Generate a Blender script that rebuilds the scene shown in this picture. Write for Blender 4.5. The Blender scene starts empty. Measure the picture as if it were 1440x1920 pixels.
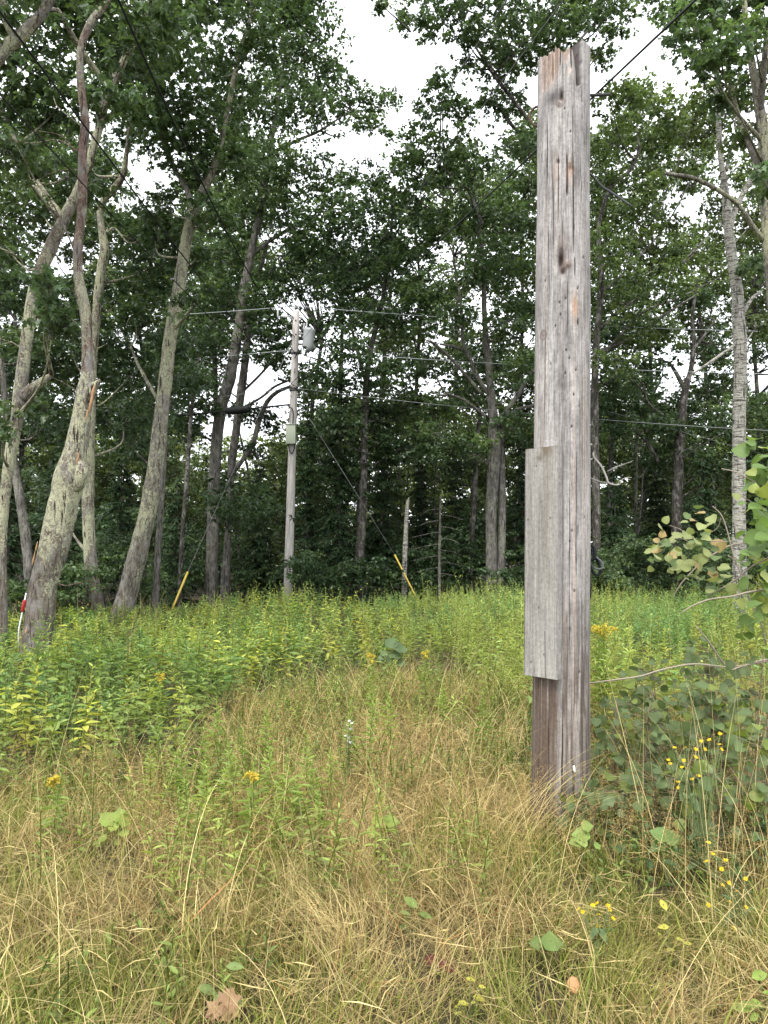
import bpy, math, numpy as np
from math import radians as R
rng = np.random.default_rng(7)
scene = bpy.context.scene
col = scene.collection

# ------------------------------------------------------------------ camera
F = 1443.0; EYE = 1.6; PITCH = math.atan(60 / F)
cd = bpy.data.cameras.new('camera'); cam = bpy.data.objects.new('camera', cd); col.objects.link(cam)
cam.location = (0, 0, EYE); cam.rotation_euler = (math.pi / 2 + PITCH, 0, 0)
cd.sensor_fit = 'VERTICAL'; cd.sensor_height = 24.0; cd.lens = F / 1920 * 24.0
cd.clip_start = 0.05; cd.clip_end = 2000
scene.camera = cam
CP, SP = math.cos(PITCH), math.sin(PITCH)

def at(px, py, Y):
    u, v = (px - 720) / F, (960 - py) / F
    dy = CP - SP * v; dz = SP + CP * v
    s = Y / dy
    return np.array([u * s, Y, EYE + dz * s])

def proj(p):
    p = np.asarray(p, float); d = p - np.array([0, 0, EYE])
    f = d[..., 1] * CP + d[..., 2] * SP; v = -d[..., 1] * SP + d[..., 2] * CP
    return 720 + F * d[..., 0] / f, 960 - F * v / f

# ------------------------------------------------------------------ noise
def _h(ix, iy, iz, seed):
    n = (ix.astype(np.int64) * 374761393 + iy.astype(np.int64) * 668265263 + iz.astype(np.int64) * 2147483647 + seed * 1274126177) & 0xFFFFFFFF
    n = ((n ^ (n >> 13)) * 1274126177) & 0xFFFFFFFF
    n = ((n ^ (n >> 16)) * 2246822519) & 0xFFFFFFFF
    return ((n ^ (n >> 15)) & 0xFFFFFF) / float(0xFFFFFF)

def vn(x, y, z=0.0, seed=0):
    x, y, z = np.broadcast_arrays(np.asarray(x, float), np.asarray(y, float), np.asarray(z, float))
    ix, iy, iz = np.floor(x), np.floor(y), np.floor(z)
    fx, fy, fz = x - ix, y - iy, z - iz
    fx, fy, fz = [t * t * (3 - 2 * t) for t in (fx, fy, fz)]
    o = 0
    for a in (0, 1):
        for b in (0, 1):
            for c in (0, 1):
                w = (fx if a else 1 - fx) * (fy if b else 1 - fy) * (fz if c else 1 - fz)
                o = o + w * _h(ix + a, iy + b, iz + c, seed)
    return o

def fbm(x, y, z=0.0, seed=0, oct=3):
    s, a, t = 0, 0.5, 0
    for i in range(oct):
        k = 2 ** i
        s = s + a * vn(np.asarray(x) * k, np.asarray(y) * k, np.asarray(z) * k, seed + i * 17); t += a; a *= 0.5
    return s / t

def gz(x, y):
    x = np.asarray(x, float); y = np.asarray(y, float)
    z = 0.12 * (fbm(x * 0.35, y * 0.35, 0, 5) - 0.5)
    z = z * np.clip((np.abs(y) - 1) / 3, 0.3, 1) - .06 * np.clip(y - 17, 0, 13)
    return z

# ------------------------------------------------------------------ mesh builder
class MB:
    def __init__(s): s.v, s.l, s.ls, s.c, s.n = [], [], [], [], 0
    def add(s, v, faces, c=None):
        v = np.asarray(v, float).reshape(-1, 3)
        for f in faces:            # f: (M,k) int array of faces with k corners
            f = np.asarray(f, np.int64)
            if f.size == 0: continue
            s.l.append((f + s.n).ravel()); s.ls.append(np.full(len(f), f.shape[1], np.int64))
        if c is None: c = np.full((len(v), 3), 0.5)
        c = np.broadcast_to(np.asarray(c, float), (len(v), 3))
        s.v.append(v); s.c.append(c); s.n += len(v)
    def build(s, name, mat, parent=None, smooth=False, origin=None):
        me = bpy.data.meshes.new(name)
        v = np.concatenate(s.v); l = np.concatenate(s.l); ls = np.concatenate(s.ls); c = np.concatenate(s.c)
        if origin is not None: v = v - np.asarray(origin)
        me.vertices.add(len(v)); me.vertices.foreach_set('co', v.astype(np.float32).ravel())
        me.loops.add(len(l)); me.loops.foreach_set('vertex_index', l.astype(np.int32))
        me.polygons.add(len(ls))
        st = np.concatenate([[0], np.cumsum(ls)[:-1]])
        me.polygons.foreach_set('loop_start', st.astype(np.int32))
        me.polygons.foreach_set('loop_total', ls.astype(np.int32))
        if smooth: me.polygons.foreach_set('use_smooth', np.ones(len(ls), bool))
        a = me.attributes.new('col', 'FLOAT_COLOR', 'POINT')
        a.data.foreach_set('color', np.concatenate([c, np.ones((len(c), 1))], 1).astype(np.float32).ravel())
        me.update(calc_edges=True); me.validate()
        me.materials.append(mat)
        o = bpy.data.objects.new(name, me); col.objects.link(o)
        if parent is not None: o.parent = parent
        if origin is not None and parent is None: o.location = origin
        return o

def unit(a): return a / np.maximum(np.linalg.norm(a, axis=-1, keepdims=True), 1e-9)

# leaf templates: (u, v, w) rows, face lists
def _tm(half, bend=0.0, fold=0.12):
    k = len(half); v = []
    for (u, w) in half: v.append((u, w, fold * abs(w) - bend * u * u))
    for (u, w) in half[1:-1]: v.append((u, -w, fold * abs(w) - bend * u * u))
    L = list(range(k)); Rr = [0] + [k + i for i in range(k - 2)] + [k - 1]
    return np.array(v), [np.array([L[::-1]]), np.array([Rr])]
T_QUAD = (np.array([(0, 0, 0), (.45, .5, .1), (1, 0, -.08), (.45, -.5, .1)]), [np.array([[0, 3, 2, 1]])])
T_OVAL = _tm([(0, 0), (.2, .36), (.45, .5), (.75, .32), (1, 0)], .18)
T_LANCE = _tm([(0, 0), (.3, .5), (.65, .38), (1, 0)], .3)
T_OAK = _tm([(0, 0), (.28, .5), (.40, .17), (.62, .56), (.72, .18), (1, 0)], .2)
T_ROUND = _tm([(0, 0), (.03, .3), (.2, .47), (.45, .52), (.72, .42), (.92, .2), (1, 0)], .1, .16)
def _round():
    e = [(.02, .30), (.16, .46), (.42, .53), (.70, .40), (.88, .17)]; v = [(0, 0, 0), (.16, 0, -.02), (.42, 0, -.03), (.70, 0, -.03), (.88, 0, -.04), (1.03, 0, -.10)]
    f4, f3 = [], []
    for sg in (1, -1):
        o = len(v); v += [(a, sg * b, .24 * b - .14 * a * a + .03 * ((i % 2) - .5)) for i, (a, b) in enumerate(e)]
        tri = [(0, 1, o), (1, o + 1, o), (5, o + 4, 4)]; q = [(1, 2, o + 2, o + 1), (2, 3, o + 3, o + 2), (3, 4, o + 4, o + 3)]
        f3 += [t if sg > 0 else t[::-1] for t in tri]; f4 += [t if sg > 0 else t[::-1] for t in q]
    return np.array(v, float), [np.array(f3), np.array(f4)]
T_ROUND = _round()
T_MAPLE = _tm([(0, 0), (.02, .30), (.20, .40), (.32, .60), (.46, .44), (.62, .38), (.78, .20), (1, 0)], .15, .2)

def leaves(mb, tm, pos, d, up, L, W, c):
    pos = np.asarray(pos); n = len(pos)
    if n == 0: return
    d = unit(d); s = unit(np.cross(d, up)); nn = np.cross(s, d)
    T, fs = tm; k = len(T)
    L = np.broadcast_to(L, (n,)); W = np.broadcast_to(W, (n,))
    v = (pos[:, None] + T[None, :, 0, None] * L[:, None, None] * d[:, None] + T[None, :, 1, None] * W[:, None, None] * s[:, None]
         + T[None, :, 2, None] * L[:, None, None] * nn[:, None])
    c = np.broadcast_to(c, (n, 3))
    off = (np.arange(n) * k)[:, None, None]
    faces = [(f[None] + off).reshape(-1, f.shape[1]) for f in fs]
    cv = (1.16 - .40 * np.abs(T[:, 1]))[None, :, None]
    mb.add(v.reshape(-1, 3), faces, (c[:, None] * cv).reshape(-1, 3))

def rdir(n):
    return unit(rng.normal(size=(n, 3)))

def catmull(P, m):
    P = np.asarray(P, float)
    if len(P) < 3: t = np.linspace(0, 1, m * (len(P) - 1) + 1)[:, None]; return P[0] * (1 - t) + P[-1] * t
    Q = np.vstack([2 * P[0] - P[1], P, 2 * P[-1] - P[-2]]); out = []
    for i in range(len(P) - 1):
        p0, p1, p2, p3 = Q[i:i + 4]
        for t in np.linspace(0, 1, m, endpoint=False):
            out.append(.5 * (2 * p1 + (p2 - p0) * t + (2 * p0 - 5 * p1 + 4 * p2 - p3) * t * t + (3 * p1 - p0 - 3 * p2 + p3) * t ** 3))
    out.append(P[-1]); return np.array(out)

def tube(mb, P, r, sides=8, m=4, noise=0.0, nf=3.0, c=(.5, .5, .5), seed=0, cap=True, flare=0.0):
    """P points, r radii; smooth tube"""
    P = np.asarray(P, float); r = np.broadcast_to(np.asarray(r, float), (len(P),))
    X = catmull(np.column_stack([P, r]), m); Q, rr = X[:, :3], np.maximum(X[:, 3], 1e-4)
    T = unit(np.gradient(Q, axis=0))
    up = np.array([0., 1., 0.]) if abs(T[0][1]) < 0.9 else np.array([1., 0., 0.])
    N = np.zeros_like(T); a = up
    for i in range(len(T)):
        a = a - T[i] * np.dot(a, T[i]); a = a / max(np.linalg.norm(a), 1e-9); N[i] = a
    B = np.cross(T, N)
    th = np.linspace(0, 2 * np.pi, sides, endpoint=False)
    ring = np.cos(th)[None, :, None] * N[:, None] + np.sin(th)[None, :, None] * B[:, None]
    rad = np.repeat(rr[:, None], sides, 1)
    if noise:
        q = Q[:, None] + ring * rad[..., None]
        rad = rad * (1 + noise * 2 * (fbm(q[..., 0] * nf, q[..., 1] * nf, q[..., 2] * nf * .5, seed) - .5))
    if flare:
        h = np.linspace(0, 1, len(Q)); hz = (Q[:, 2] - Q[0, 2])
        rad = rad * (1 + flare * np.exp(-np.maximum(hz, 0) / .25)[:, None] * (1 + .5 * np.sin(3 * th + seed)[None]))
    v = Q[:, None] + ring * rad[..., None]
    k = len(Q); i = np.arange(k - 1)[:, None] * sides; j = np.arange(sides)[None]; j2 = (j + 1) % sides
    f = np.stack([i + j, i + j2, i + sides + j2, i + sides + j], -1).reshape(-1, 4)
    fs = [f]
    if cap: fs += [np.arange(sides)[None, ::-1], (np.arange(sides) + (k - 1) * sides)[None]]
    cc = np.asarray(c, float)
    if cc.ndim == 2 and len(cc) == len(P):
        cc = np.repeat(catmull(cc, m), sides, 0)
    mb.add(v.reshape(-1, 3), fs, cc)

def ribbon(mb, base, az, h, th0, curl, w, c, seg=5, twist=None, c2=None):
    """grass blades: base (n,3), azimuth, length h, start angle from vertical, extra curl, width"""
    n = len(base); t = np.linspace(0, 1, seg + 1)
    ang = th0[:, None] + curl[:, None] * t[None] ** 1.3
    step = (h / seg)[:, None]
    dr = np.sin(ang) * step; dz = np.cos(ang) * step
    rr = np.concatenate([np.zeros((n, 1)), np.cumsum(dr[:, :-1], 1)], 1); zz = np.concatenate([np.zeros((n, 1)), np.cumsum(dz[:, :-1], 1)], 1)
    ca, sa = np.cos(az), np.sin(az)
    P = base[:, None] + np.stack([rr * ca[:, None], rr * sa[:, None], zz], -1)
    P[..., 2] = np.maximum(P[..., 2], gz(P[..., 0], P[..., 1]) + .005)
    tw = az + np.pi / 2 if twist is None else twist
    S = np.stack([np.cos(tw), np.sin(tw), np.zeros(n)], -1)
    ww = w[:, None] * .5 * (1 - .92 * t[None] ** 1.6)
    v = np.stack([P - S[:, None] * ww[..., None], P + S[:, None] * ww[..., None]], 2).reshape(-1, 3)
    k = 2 * (seg + 1); o = (np.arange(n) * k)[:, None, None]
    i = (np.arange(seg) * 2)[None, :, None] + np.array([0, 1, 3, 2])[None, None]
    c = np.broadcast_to(c, (n, 3))
    if c2 is None: cc = np.repeat(c, k, 0)
    else:
        q = np.repeat(t, 2)[None, :, None]; cc = (c[:, None] * (1 - q) + c2[:, None] * q).reshape(-1, 3)
    mb.add(v, [(o + i).reshape(-1, 4)], cc)
    return P

def box(mb, lo, hi, c=(.5, .5, .5)):
    x0, y0, z0 = lo; x1, y1, z1 = hi
    v = [(x0, y0, z0), (x1, y0, z0), (x1, y1, z0), (x0, y1, z0), (x0, y0, z1), (x1, y0, z1), (x1, y1, z1), (x0, y1, z1)]
    mb.add(v, [np.array([[0, 3, 2, 1], [4, 5, 6, 7], [0, 1, 5, 4], [1, 2, 6, 5], [2, 3, 7, 6], [3, 0, 4, 7]])], c)

# ------------------------------------------------------------------ tags
def tag(o, label=None, cat=None, group=None, kind=None):
    if label: o['label'] = label
    if cat: o['category'] = cat
    if group: o['group'] = group
    if kind: o['kind'] = kind
    return o
def empty(name, loc, label, cat, group=None):
    o = bpy.data.objects.new(name, None); o.empty_display_size = .2; col.objects.link(o)
    o.location = [float(q) for q in loc]
    return tag(o, label, cat, group)

# ------------------------------------------------------------------ materials
def mat_new(name):
    m = bpy.data.materials.new(name); m.use_nodes = True
    nt = m.node_tree; nt.nodes.clear()
    return m, nt, nt.nodes, nt.links

def leaf_mat(name, trans=.35, rough=.5, spec=.3, tint=(1, 1, 1), tboost=1.25):
    m, nt, N, L = mat_new(name)
    at_ = N.new('ShaderNodeAttribute'); at_.attribute_name = 'col'
    p = N.new('ShaderNodeBsdfPrincipled'); p.inputs['Roughness'].default_value = rough; p.inputs['Specular IOR Level'].default_value = spec
    t = N.new('ShaderNodeBsdfTranslucent'); mx = N.new('ShaderNodeMixShader'); mx.inputs[0].default_value = trans
    mu = N.new('ShaderNodeMix'); mu.data_type = 'RGBA'; mu.blend_type = 'MULTIPLY'; mu.inputs[0].default_value = 1
    mu.inputs[7].default_value = (1.08 * tboost, 1.1 * tboost, .68 * tboost, 1)
    out = N.new('ShaderNodeOutputMaterial')
    L.new(at_.outputs['Color'], p.inputs['Base Color']); L.new(at_.outputs['Color'], mu.inputs[6]); L.new(mu.outputs[2], t.inputs['Color'])
    L.new(p.outputs[0], mx.inputs[1]); L.new(t.outputs[0], mx.inputs[2]); L.new(mx.outputs[0], out.inputs[0])
    return m

def attr_mat(name, rough=.8, spec=.2, bump=0.0, bscale=60, stretch=.1, metal=0.0, grain=0.0):
    m, nt, N, L = mat_new(name)
    at_ = N.new('ShaderNodeAttribute'); at_.attribute_name = 'col'
    p = N.new('ShaderNodeBsdfPrincipled'); p.inputs['Roughness'].default_value = rough; p.inputs['Specular IOR Level'].default_value = spec
    p.inputs['Metallic'].default_value = metal
    out = N.new('ShaderNodeOutputMaterial'); L.new(at_.outputs['Color'], p.inputs['Base Color']); L.new(p.outputs[0], out.inputs[0])
    if bump:
        tc = N.new('ShaderNodeTexCoord'); mp = N.new('ShaderNodeMapping'); mp.inputs['Scale'].default_value = (1, 1, stretch)
        nz = N.new('ShaderNodeTexNoise'); nz.inputs['Scale'].default_value = bscale; nz.inputs['Detail'].default_value = 5
        b = N.new('ShaderNodeBump'); b.inputs['Strength'].default_value = bump; b.inputs['Distance'].default_value = .01
        L.new(tc.outputs['Object'], mp.inputs[0]); L.new(mp.outputs[0], nz.inputs['Vector']); L.new(nz.outputs['Fac'], b.inputs['Height']); L.new(b.outputs[0], p.inputs['Normal'])
        if grain:
            mp2 = N.new('ShaderNodeMapping'); mp2.inputs['Scale'].default_value = (1, 1, .035); n2 = N.new('ShaderNodeTexNoise'); n2.inputs['Scale'].default_value = 130; n2.inputs['Detail'].default_value = 8; n2.inputs['Roughness'].default_value = .75; n2.inputs['Distortion'].default_value = .6
            n3 = N.new('ShaderNodeTexNoise'); n3.inputs['Scale'].default_value = 55; n3.inputs['Detail'].default_value = 8; n3.inputs['Roughness'].default_value = .8
            ad = N.new('ShaderNodeMath'); ad.operation = 'ADD'; r2 = N.new('ShaderNodeMapRange'); r2.inputs[1].default_value = .62; r2.inputs[2].default_value = 1.32; r2.inputs[3].default_value = 1 - grain; r2.inputs[4].default_value = 1 + grain
            mu = N.new('ShaderNodeVectorMath'); mu.operation = 'SCALE'
            L.new(tc.outputs['Object'], mp2.inputs[0]); L.new(mp2.outputs[0], n2.inputs['Vector']); L.new(tc.outputs['Object'], n3.inputs['Vector'])
            L.new(n2.outputs['Fac'], ad.inputs[0]); L.new(n3.outputs['Fac'], ad.inputs[1]); L.new(ad.outputs[0], r2.inputs[0])
            L.new(at_.outputs['Color'], mu.inputs[0]); L.new(r2.outputs[0], mu.inputs['Scale']); L.new(mu.outputs[0], p.inputs['Base Color'])
    return m

def bark_mat(name, dark, mid, lichen, amount, scale=1.0, birch=False, pale=(.23, .215, .20)):
    m, nt, N, L = mat_new(name)
    tc = N.new('ShaderNodeTexCoord')
    def noise(sc, st, det=4, rough=.6, dist=0):
        mp = N.new('ShaderNodeMapping'); mp.inputs['Scale'].default_value = st
        nz = N.new('ShaderNodeTexNoise'); nz.inputs['Scale'].default_value = sc; nz.inputs['Detail'].default_value = det
        nz.inputs['Roughness'].default_value = rough; nz.inputs['Distortion'].default_value = dist
        L.new(tc.outputs['Object'], mp.inputs[0]); L.new(mp.outputs[0], nz.inputs['Vector']); return nz
    def ramp(src, stops):
        r = N.new('ShaderNodeValToRGB'); e = r.color_ramp.elements
        e[0].position, e[0].color = stops[0][0], (*stops[0][1], 1); e[1].position, e[1].color = stops[1][0], (*stops[1][1], 1)
        for ps, c in stops[2:]:
            q = e.new(ps); q.color = (*c, 1)
        L.new(src, r.inputs[0]); return r
    def mix(f, a, b):
        x = N.new('ShaderNodeMix'); x.data_type = 'RGBA'; L.new(f, x.inputs[0]); L.new(a, x.inputs[6]); L.new(b, x.inputs[7]); return x.outputs[2]
    ridge = noise(22 * scale, (1, 1, .22), 6, .65, .3)
    base = ramp(ridge.outputs['Fac'], [(.36, dark), (.62, mid)])
    blotch = noise(7 * scale, (1, 1, .6), 5, .6)
    bf = ramp(blotch.outputs['Fac'], [(.50, (0, 0, 0)), (.60, (1, 1, 1))])
    palec = N.new('ShaderNodeRGB'); palec.outputs[0].default_value = (*pale, 1)
    c1 = mix(bf.outputs[0], base.outputs[0], palec.outputs[0])
    ln = noise(24 * scale, (1, 1, .75), 10, .82, .8)
    big = noise(2.2 * scale, (1, 1, .5), 3, .6); sc_ = N.new('ShaderNodeMath'); sc_.operation = 'MULTIPLY_ADD'; sc_.inputs[1].default_value = .62; ad_ = N.new('ShaderNodeMath'); ad_.operation = 'ADD'; sc_.inputs[2].default_value = -.31
    L.new(big.outputs['Fac'], sc_.inputs[0]); L.new(sc_.outputs[0], ad_.inputs[0]); sx = N.new('ShaderNodeSeparateXYZ'); L.new(tc.outputs['Object'], sx.inputs[0]); mr_ = N.new('ShaderNodeMapRange'); mr_.inputs[1].default_value = .3; mr_.inputs[2].default_value = 1.5; mr_.inputs[3].default_value = -.13; mr_.inputs[4].default_value = 0; L.new(sx.outputs[2], mr_.inputs[0]); a2_ = N.new('ShaderNodeMath'); a2_.operation = 'ADD'; L.new(ln.outputs['Fac'], a2_.inputs[0]); L.new(mr_.outputs[0], a2_.inputs[1]); L.new(a2_.outputs[0], ad_.inputs[1])
    lf = ramp(ad_.outputs[0], [(.62 - .22 * amount, (0, 0, 0)), (.66 - .22 * amount, (1, 1, 1))])
    fine = noise(60 * scale, (1, 1, 1), 3)
    lc = ramp(fine.outputs['Fac'], [(.3, tuple(q * .6 for q in lichen)), (.7, tuple(min(1, q * 1.15) for q in lichen))])
    c2 = mix(lf.outputs[0], c1, lc.outputs[0])
    # dark cracks kept visible through lichen
    ck = noise(16 * scale, (1.6, 1.6, .16), 4, .6, .6)
    cf = ramp(ck.outputs['Fac'], [(.36, (1, 1, 1)), (.42, (0, 0, 0))])
    dk = N.new('ShaderNodeRGB'); dk.outputs[0].default_value = (*[q * (1.0 if birch else .55) for q in dark], 1)
    c3 = mix(cf.outputs[0], c2, dk.outputs[0])
    spk = noise(95 * scale, (1, 1, .8), 5, .8); sr = ramp(spk.outputs['Fac'], [(.32, (.45, .45, .45)), (.62, (1.15, 1.15, 1.15))]); sm_ = N.new('ShaderNodeMix'); sm_.data_type = 'RGBA'; sm_.blend_type = 'MULTIPLY'; sm_.inputs[0].default_value = 1; L.new(c3, sm_.inputs[6]); L.new(sr.outputs[0], sm_.inputs[7]); c3 = sm_.outputs[2]
    if birch:
        bn = noise(5, (1.2, 1.2, 8), 6, .75, .6)
        bfm = ramp(bn.outputs['Fac'], [(.50, (0, 0, 0)), (.57, (1, 1, 1))])
        c3 = mix(bfm.outputs[0], c3, dk.outputs[0])
    p = N.new('ShaderNodeBsdfPrincipled'); p.inputs['Roughness'].default_value = .9; p.inputs['Specular IOR Level'].default_value = .15
    L.new(c3, p.inputs['Base Color'])
    b = N.new('ShaderNodeBump'); b.inputs['Strength'].default_value = 1; b.inputs['Distance'].default_value = .05
    L.new(ridge.outputs['Fac'], b.inputs['Height']); L.new(b.outputs[0], p.inputs['Normal'])
    out = N.new('ShaderNodeOutputMaterial'); L.new(p.outputs[0], out.inputs[0])
    return m

M_LEAF = leaf_mat('oak_leaves', .36, .42, .5)
M_NEEDLE = leaf_mat('conifer_needles', .12, .6, .2)
M_WEED = leaf_mat('meadow_leaves', .38, .5, .3)
M_GRASS = leaf_mat('grass_blades', .16, .6, .2, tboost=1.0)
M_FLOWER = leaf_mat('petals', .3, .6, .2, tboost=1.0)
M_STEM = attr_mat('stems', .7, .2)
M_BARK = bark_mat('lichened_oak_bark', (.075, .066, .053), (.21, .194, .165), (.42, .42, .28), .55)
M_BARKL = bark_mat('heavily_lichened_bark', (.08, .064, .05), (.225, .196, .165), (.47, .47, .32), .64)
M_BARKG = bark_mat('grey_bark', (.065, .06, .05), (.18, .17, .15), (.31, .32, .24), .25)
M_BARKD = bark_mat('dark_bark', (.035, .032, .028), (.10, .09, .08), (.22, .23, .16), .2)
M_BIRCH = bark_mat('birch_bark', (.06, .055, .05), (.50, .48, .44), (.55, .53, .46), .9, birch=True, pale=(.55, .52, .48))
M_DEAD = bark_mat('dead_reddish_bark', (.08, .052, .042), (.23, .165, .14), (.36, .36, .25), .45)

# ------------------------------------------------------------------ world, sun
w = bpy.data.worlds.new('World'); scene.world = w; w.use_nodes = True
nt = w.node_tree; nt.nodes.clear()
sky = nt.nodes.new('ShaderNodeTexSky'); sky.sky_type = 'NISHITA'; sky.sun_disc = False
SUN_EL, SUN_AZ = R(58), R(200)           # from behind the camera, slightly left
sky.sun_elevation = SUN_EL; sky.sun_rotation = SUN_AZ; sky.air_density = 1.0; sky.dust_density = 5.0
mixn = nt.nodes.new('ShaderNodeMix'); mixn.data_type = 'RGBA'; mixn.inputs[0].default_value = .92
mixn.inputs[7].default_value = (7.6, 7.8, 8.1, 1)         # cloud cover
bg = nt.nodes.new('ShaderNodeBackground'); bg.inputs['Strength'].default_value = .12
wo = nt.nodes.new('ShaderNodeOutputWorld')
nt.links.new(sky.outputs[0], mixn.inputs[6]); nt.links.new(mixn.outputs[2], bg.inputs[0]); nt.links.new(bg.outputs[0], wo.inputs[0])
sd = bpy.data.lights.new('sun', 'SUN'); sd.energy = 1.5; sd.angle = R(25); sd.color = (1, .96, .88)
so = bpy.data.objects.new('sun', sd); col.objects.link(so)
dv = np.array([math.sin(SUN_AZ) * math.cos(SUN_EL), math.cos(SUN_AZ) * math.cos(SUN_EL), math.sin(SUN_EL)])
import mathutils
so.rotation_euler = mathutils.Vector(dv).to_track_quat('Z', 'Y').to_euler(); so.location = dv * 40
vs = scene.view_settings; scene.display_settings.display_device = 'sRGB'
vs.view_transform = 'Standard'; vs.look = 'None'; vs.exposure = 1.52; vs.gamma = 1; vs.use_curve_mapping = False
cy = scene.cycles
cy.max_bounces = 5; cy.diffuse_bounces = 3; cy.glossy_bounces = 2; cy.transmission_bounces = 3; cy.transparent_max_bounces = 4
cy.use_denoising = True; cy.caustics_reflective = False; cy.caustics_refractive = False

#@@GROUND
# ------------------------------------------------------------------ ground
def ground():
    m, nt, N, L = mat_new('thatch_ground')
    tc = N.new('ShaderNodeTexCoord')
    n1 = N.new('ShaderNodeTexNoise'); n1.inputs['Scale'].default_value = 1.3; n1.inputs['Detail'].default_value = 6
    n2 = N.new('ShaderNodeTexNoise'); n2.inputs['Scale'].default_value = 70; n2.inputs['Detail'].default_value = 6
    r1 = N.new('ShaderNodeValToRGB'); e = r1.color_ramp.elements
    e[0].position, e[0].color = .35, (.035, .03, .013, 1); e[1].position, e[1].color = .65, (.085, .07, .028, 1)
    r2 = N.new('ShaderNodeValToRGB'); e = r2.color_ramp.elements
    e[0].position, e[0].color = .3, (.25, .22, .2, 1); e[1].position, e[1].color = .7, (1.3, 1.25, 1.1, 1)
    mx = N.new('ShaderNodeMix'); mx.data_type = 'RGBA'; mx.blend_type = 'MULTIPLY'; mx.inputs[0].default_value = 1
    p = N.new('ShaderNodeBsdfPrincipled'); p.inputs['Roughness'].default_value = .95
    b = N.new('ShaderNodeBump'); b.inputs['Strength'].default_value = 1; b.inputs['Distance'].default_value = .03
    out = N.new('ShaderNodeOutputMaterial')
    for q in (n1, n2): L.new(tc.outputs['Object'], q.inputs['Vector'])
    L.new(n1.outputs['Fac'], r1.inputs[0]); L.new(n2.outputs['Fac'], r2.inputs[0])
    L.new(r1.outputs[0], mx.inputs[6]); L.new(r2.outputs[0], mx.inputs[7]); L.new(mx.outputs[2], p.inputs['Base Color'])
    L.new(n2.outputs['Fac'], b.inputs['Height']); L.new(b.outputs[0], p.inputs['Normal']); L.new(p.outputs[0], out.inputs[0])
    a = np.concatenate([np.linspace(-900, -40, 12), np.linspace(-36, 36, 145), np.linspace(40, 900, 12)])
    X, Y = np.meshgrid(a, a); Z = gz(X, Y); n = len(a)
    i = np.arange(n - 1)[:, None] * n + np.arange(n - 1)[None]
    f = np.stack([i, i + 1, i + n + 1, i + n], -1).reshape(-1, 4)
    mb = MB(); mb.add(np.stack([X, Y, Z], -1).reshape(-1, 3), [f])
    tag(mb.build('ground', m, smooth=True), kind='structure')
ground()

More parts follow.
